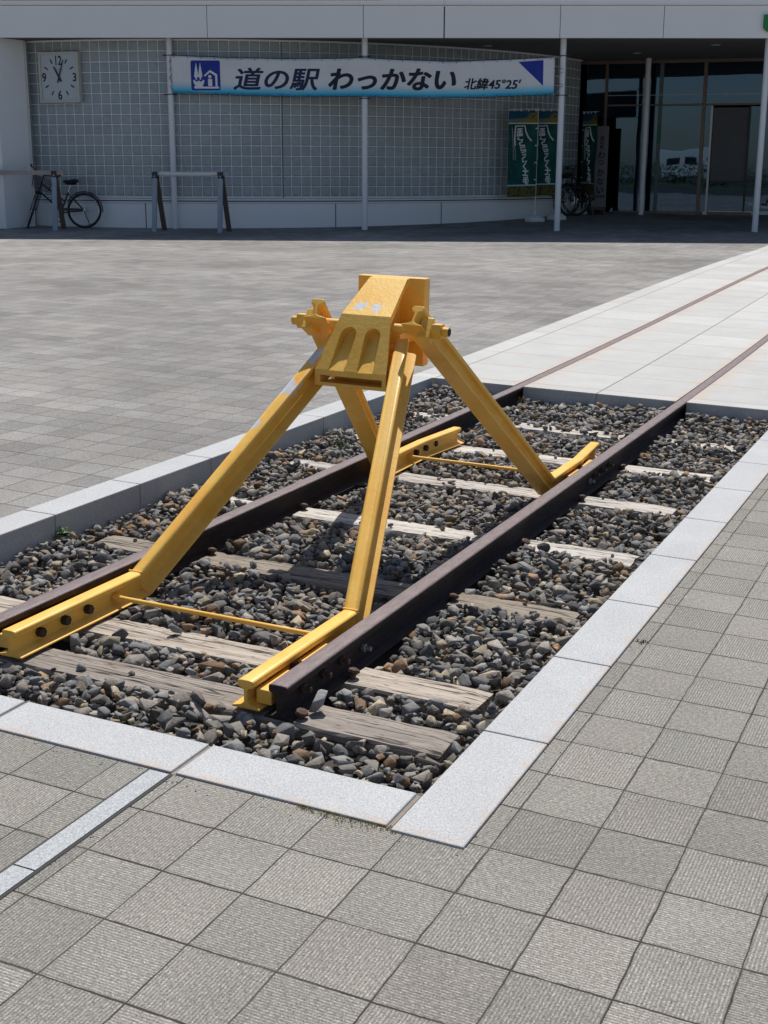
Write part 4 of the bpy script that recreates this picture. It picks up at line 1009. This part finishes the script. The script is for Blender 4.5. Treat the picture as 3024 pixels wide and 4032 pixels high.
    mb.tube([bbk + Vector((0, -.07, 0)), bbk + Vector((.03, -.08, -.165))], .009, 6, M=LM); mb.box(bbk + Vector((.03, -.125, -.17)), (.07, .09, .022), M=LM)
    mb.tube([bbk + Vector((0, .07, 0)), bbk + Vector((-.03, .08, .165))], .009, 6, M=LM); mb.box(bbk + Vector((-.03, .125, .17)), (.07, .09, .022), M=LM); part(mb, 'crank', M_DARK)
    mb = MB(); mb.prism([(bbk.x - .05, bbk.z + .08), (bbk.x + .04, bbk.z + .09), (rear.x - .02, rear.z + .035), (rear.x - .02, rear.z - .0), (bbk.x, bbk.z + .03)], -.062, -.052, 'y', M=LM); part(mb, 'chain_guard', M_BFRAME)
    mb = MB(); mb.tube([rear + Vector((.0, -.06, 0)), rear + Vector((.09, -.07, -.20)), rear + Vector((.13, -.09, -.315))], .008, 6, M=LM); part(mb, 'stand', M_DARK)
    mb = MB(); mb.box(rear + Vector((.30, 0, .16)), (.02, .04, .05), M=LM); part(mb, 'reflector', M_RED)
    if basket:
        mb = MB(); c0 = st + Vector((-.19, 0, -.16)); bw_, bd, bh = .19, .12, .24
        for k in range(7):
            z = c0.z + bh * k / 6 - .02; f = .8 + .2 * k / 6; q = [(c0.x - bd * f, -bw_ * f, z), (c0.x + bd * f, -bw_ * f, z), (c0.x + bd * f, bw_ * f, z), (c0.x - bd * f, bw_ * f, z)]
            for i in range(4): mb.tube([q[i], q[(i + 1) % 4]], .004 if k in (0, 6) else .0024, 4, M=LM @ S)
        for i in range(11):
            y = -bw_ + 2 * bw_ * i / 10
            for sx in (-1, 1): mb.tube([(c0.x + sx * bd * .8, y * .8, c0.z - .02), (c0.x + sx * bd, y, c0.z + bh - .02)], .0024, 4, M=LM @ S)
            mb.tube([(c0.x - bd * .8, y * .8, c0.z - .02), (c0.x + bd * .8, y * .8, c0.z - .02)], .0024, 4, M=LM @ S)
        for i in range(5):
            x = -bd + 2 * bd * i / 4
            for sy in (-1, 1): mb.tube([(c0.x + x * .8, sy * bw_ * .8, c0.z - .02), (c0.x + x, sy * bw_, c0.z + bh - .02)], .0024, 4, M=LM @ S)
        part(mb, 'basket', M_DARK)
    return root
bicycle('black city bicycle with a front basket leaning in the corner under the clock', bmat(-5.70, -.02, bground(-5.7, -.02)), R(107), lean=R(-5))
bicycle('dark bicycle behind the green flags with its wheel showing left of the white flag pole', bmat(2.85, 3.55, bground(2.85, 3.55), R(-152)), R(-8), basket=False, lean=R(6))
bicycle('dark bicycle parked behind the white column nearest the flags', bmat(4.0, 4.0, bground(4.0, 4.0), R(18)), R(15), basket=False, lean=R(-6))
bicycle('dark bicycle with a red rear reflector beside the rear flag', bmat(4.45, 4.35, bground(4.45, 4.35), R(50)), R(0), basket=True, lean=R(-6))

# ------------------------------------------------------------------ trestle barriers
def barrier(label, M, L, wrapped, ext=.16):
    root = thing('barrier', label, 'barrier', M, 'timber trestle barriers')
    H = 1.03
    ends = (0.0, -L)
    mb = MB()
    if wrapped:
        mb.bb((-L - ext, -.03, H - .03), (ext, .03, H + .03)); bm_ = mb.build('beam', M_LUMB, root, .004)
        mb = MB(); pts = [(-L + .07 + (L - .14) * k / 24, -.004 + .003 * math.sin(k), H + .002 * math.sin(k * 1.7) - .02 * math.sin(math.pi * k / 24) * .3) for k in range(25)]
        mb.tube(pts, [.030 if k in (0, 24) else .043 + .002 * math.sin(k * 2.2) for k in range(25)], 14); mb.build('wrapping', M_WRAP, root)
    else:
        mb.bb((-L - ext, -.035, H - .04), (ext, .035, H + .04)); mb.build('beam', M_BEAM, root, .004)
    for x in ends:
        mb = MB(); mb.bb((x - .048, -.055, H - .10), (x + .048, .055, H + .035)); br = mb.build('bracket', M_DARK, root, .003)
        mb = MB(); mb.cyl((x, -.062, H - .045), (x, -.05, H - .045), .012, 10); mb.build('bracket_bolt', M_ZINC, br)
        for sy, mt in ((-1, M_LUMB), (1, M_LUMBD)):
            mb = MB(); y0, y1 = sy * .03, sy * .19; dx = .012 if sy < 0 else .065
            vs = []
            for (yy, zz, d_) in ((y0, H - .06, 0.0), (y1, -.03, 1.0)):
                for a, b in ((-.043, -.022), (.043, -.022), (.043, .022), (-.043, .022)): vs.append((x + a + dx * d_ * (1 if sy > 0 else 1), yy + b, zz))
            mb.add(vs, [(0, 1, 2, 3), (7, 6, 5, 4)] + [(i, i + 4, (i + 1) % 4 + 4, (i + 1) % 4) for i in range(4)]); mb.build('leg', mt, root, .003)
    return root
def bar_at(X0, Y0, X1, Y1):                                              # frame with +x from left end to right end, origin at the right end
    d = math.atan2(Y1 - Y0, X1 - X0); return bmat(X1, Y1, bground((X0 + X1) / 2, (Y0 + Y1) / 2), d)
barrier('trestle barrier with a white wrapped bar in front of the glass block wall', bar_at(-4.19, -.62, -2.945, -.86), math.hypot(1.245, .24), True)
barrier('trestle barrier with a bare weathered beam in front of the bicycle', bar_at(-8.0, -.45, -6.09, -.50), 1.9, False, .18)

# ------------------------------------------------------------------ nobori flags and the standing name board
def nobori(label, X, Y, side, H=2.22, rot=0.0, W=.58):
    root = thing('flag', label, 'flag', bmat(X, Y, bground(X, Y), rot), 'tall green flags by the entrance')
    mb = MB(); mb.cyl((0, 0, .12), (0, 0, H), .011, 10); mb.tube([(0, 0, H - .02), (side * (W + .02), 0, H - .03)], .008, 8); mb.cyl((0, 0, .16), (0, 0, .26), .02, 12); mb.build('pole', M_BASEW, root)
    mb = MB(); oc = lambda w, d, z: [(w * math.cos(R(22.5 + 45 * k)), d * math.sin(R(22.5 + 45 * k)), z) for k in range(8)]
    rows = [oc(.205, .17, 0), oc(.215, .18, .03), oc(.215, .18, .065), oc(.13, .11, .125), oc(.035, .035, .14), oc(.03, .03, .19)]
    vs = [v for r_ in rows for v in r_]; fs = [(i * 8 + k, i * 8 + (k + 1) % 8, i * 8 + 8 + (k + 1) % 8, i * 8 + 8 + k) for i in range(5) for k in range(8)] + [tuple(range(7, -1, -1)), tuple(range(40, 48))]
    mb.add(vs, fs); mb.build('base', M_BASEW, root, .006)
    def fs_(u, v): return (side * (u * W), .02 * math.sin(v * 7 + u * 3) * (u) + .012 * math.sin(u * 9) - .013, H - .06 - (1 - v) * 1.66 - .02 * u * (1 - v))
    nx, nz = 12, 30; vs = [fs_(i / nx, j / nz) for i in range(nx + 1) for j in range(nz + 1)]; uv = [(i / nx if side > 0 else 1 - i / nx, j / nz) for i in range(nx + 1) for j in range(nz + 1)]
    fs = [(i * (nz + 1) + j, (i + 1) * (nz + 1) + j, (i + 1) * (nz + 1) + j + 1, i * (nz + 1) + j + 1) for i in range(nx) for j in range(nz)]
    mb = MB(); mb.add(vs, fs, smooth=True); c = mb.build('cloth', M_FLAG, root, fix=False, angle=180); ul = c.data.uv_layers.new(name='UVMap')
    for lp in c.data.loops: ul.data[lp.index].uv = uv[lp.vertex_index]
    mb = MB()
    for k in range(4): p = fs_((k + .3) / 4, 1.0); mb.box((p[0], p[1], p[2] + .02), (.022, .012, .05))
    for k in range(1, 5): p = fs_(0.03, k / 5); mb.box((p[0], p[1], p[2]), (.05, .012, .02))
    mb.build('loops', M_BASEW, c)
    # lettering: a wind character with a long tail, then brush strokes running down the cloth
    def at(u, v, off=.006):
        uu = u if side > 0 else 1 - u
        p = fs_(uu, v); return (p[0], p[1] - off, p[2])
    mb = MB()
    def stroke(pts, r0=.016, mi=0):
        mb.tube([at(*p, .010) for p in pts], r0 * .42, 6, 0); mb.tube([at(*p, .004) for p in pts], r0, 6, 1)
    stroke([(.24, .60), (.22, .70), (.24, .825), (.56, .83), (.60, .76), (.68, .70), (.80, .655)]); stroke([(.30, .79), (.48, .795)]); stroke([(.40, .79), (.38, .72)]); stroke([(.31, .765), (.47, .765), (.47, .735), (.31, .735), (.31, .765)]); stroke([(.28, .715), (.50, .72)])
    z = [(.36, .70), (.32, .675), (.42, .665), (.50, .675), (.46, .64), (.38, .63), (.42, .60), (.56, .605), (.58, .585), (.42, .575), (.44, .545), (.60, .555), (.60, .53), (.46, .52), (.50, .495), (.62, .50), (.58, .47), (.50, .45), (.52, .41), (.66, .42), (.60, .39), (.54, .36), (.60, .33)]
    stroke(z[:6]); stroke(z[5:12]); stroke(z[11:17]); stroke(z[16:])
    stroke([(.52, .305), (.72, .30)]); stroke([(.62, .335), (.62, .255)]); stroke([(.52, .255), (.70, .25), (.70, .225), (.56, .225)]); stroke([(.56, .205), (.72, .205), (.72, .175), (.56, .175), (.56, .205)]); stroke([(.64, .205), (.64, .155), (.72, .15)])
    stroke([(.13, .81), (.16, .66), (.18, .56), (.19, .44), (.26, .43), (.25, .55), (.20, .60)], .008)
    mb.build('lettering', [M_NAVY, M_WPRINT], c)
    return root
nobori('green flag on the front white pole and base, left of the slim column', 2.97, 2.2, -1, 2.22)
nobori('green flag half hidden behind the slim white column', 3.46, 2.75, -1, 2.22)
nobori('green flag on the thin rear pole right of the slim column, by the dark entrance', 4.12, 4.45, 1, 2.17, R(-65))
NB = thing('name_board', 'tall grey standing board with black vertical lettering beside the entrance', 'sign board', bmat(4.50, 4.3, bground(4.5, 4.3)))
mb = MB(); mb.bb((-.16, -.03, .16), (.16, .03, 1.86)); mb.build('board', M_BOARD, NB, .004)
mb = MB(); mb.bb((-.15, -.06, .10), (.15, .06, .17)); mb.bb((-.15, -.10, 0), (-.10, .10, .10)); mb.bb((.10, -.10, 0), (.15, .10, .10)); mb.build('foot', M_DARK, NB)
def vtext(chars, x, z0, size, pitch, mat=M_BLUEBLACK):
    mb = MB()
    for k, ch in enumerate(chars):
        v, f = text_poly(ch, 1.0, .03); s = size * (.7 if ch == 'っ' else 1.0); p = fit(v, x - s / 2, x + s / 2, z0 - k * pitch - s, z0 - k * pitch); mb.add([(q[0], -.034, q[1]) for q in p], f)
    mb.build('lettering', mat, NB, fix=False)
vtext('わっかない', .02, 1.34, .15, .185); vtext('道の駅', .02, 1.66, .085, .098)
mb = MB(); mb.bb((-.13, -.036, .36), (.13, -.030, .42)); mb.build('board_band', M_DARK, NB)

# ------------------------------------------------------------------ what the glass reflects: the lawn, hedge and parked cars across the road
def refl(X, Y): p = bw(X, Y, 0); return Vector((p.x, p.y, gz(p.x, p.y)))
def rf_mat(X, Y, rz=0):
    p = refl(X, Y); m = bmat(0, 0, 0, rz); m.translation = p; return m
mb = MB(); mb.bb((-30, -2.5, -.3), (30, 2.5, .05)); o = mb.build('lawn', plain('lawn_grass', (.06, .13, .025), .9, var=.3, scale=2)); o.matrix_world = rf_mat(-6, -50); tag(o, kind='structure')
HG = MB(); r = random.Random(3)
for _ in range(9000):
    x, y, z = r.uniform(-34, 24), r.uniform(-.6, .6), r.uniform(0, 1.45); d = Vector((r.gauss(0, 1), r.gauss(0, 1), r.gauss(0, 1))).normalized() * .09; e = d.cross(Vector((r.random(), r.random(), 1))).normalized() * .06
    c = Vector((x, y, z + .12 * math.sin(x * 2.1))); HG.add([c - d, c + e, c + d, c - e], [(0, 1, 2, 3)])
o = HG.build('hedge', plain('hedge_leaf', (.035, .07, .02), .7, var=.4, scale=4), fix=False); o.matrix_world = rf_mat(-6, -57); tag(o, 'low clipped green hedge across the road from the entrance', 'hedge')
def camper(label, M, col):
    root = thing('camper_van', label, 'van', M)
    mb = MB(); mb.prism([(-2.9, .45), (-2.9, 2.75), (2.1, 2.85), (2.4, 2.2), (1.5, 2.0), (1.6, 1.75), (2.3, 1.15), (2.75, 1.0), (2.75, .45)], -1.0, 1.0, 'y'); mb.build('body', col, root, .06)
    for a in ((-2.3, -1.2), (-.6, .6)):
        mb = MB(); mb.bb((a[0], -1.02, 1.5), (a[1], 1.02, 2.1)); mb.build('window', M_DARK, root)
    mb = MB(); mb.bb((.75, -1.02, .6), (1.35, 1.02, 1.9)); mb.build('door', plain('door_trim', (.5, .5, .5), .5), root)
    for x in (-1.7, 1.8):
        for y in (-.92, .92):
            mb = MB(); mb.cyl((x, y - .1, .34), (x, y + .1, .34), .34, 24); w = mb.build('wheel', M_TYRE, root); mb = MB(); mb.cyl((x, y - .105, .34), (x, y + .105, .34), .2, 20); mb.build('rim', M_CHROME, w)
    return root
WV = plain('white_vehicle_paint', (.72, .72, .71), .3)
camper('white camper van parked beyond the hedge, seen in the entrance glass', rf_mat(-13.5, -72), WV)
camper('white camper van parked farther along beyond the hedge', rf_mat(-23.5, -73, R(6)), WV)
camper('silver camper van at the end of the car park row', rf_mat(-3.0, -73, R(-4)), plain('silver_paint', (.38, .39, .4), .3, .3))
lp = thing('lamp_post', 'slim grey lamp post standing across the road', 'lamp post', rf_mat(-16.5, -78))
mb = MB(); mb.tube([(0, 0, 0), (0, 0, 7.4)], [.09, .05], 12); mb.build('pole', M_ALU, lp)
mb = MB(); mb.tube([(0, 0, 7.35), (.5, 0, 7.5), (1.1, 0, 7.5)], [.04, .04, .1], 10); mb.build('lamp_head', M_ALU, lp)
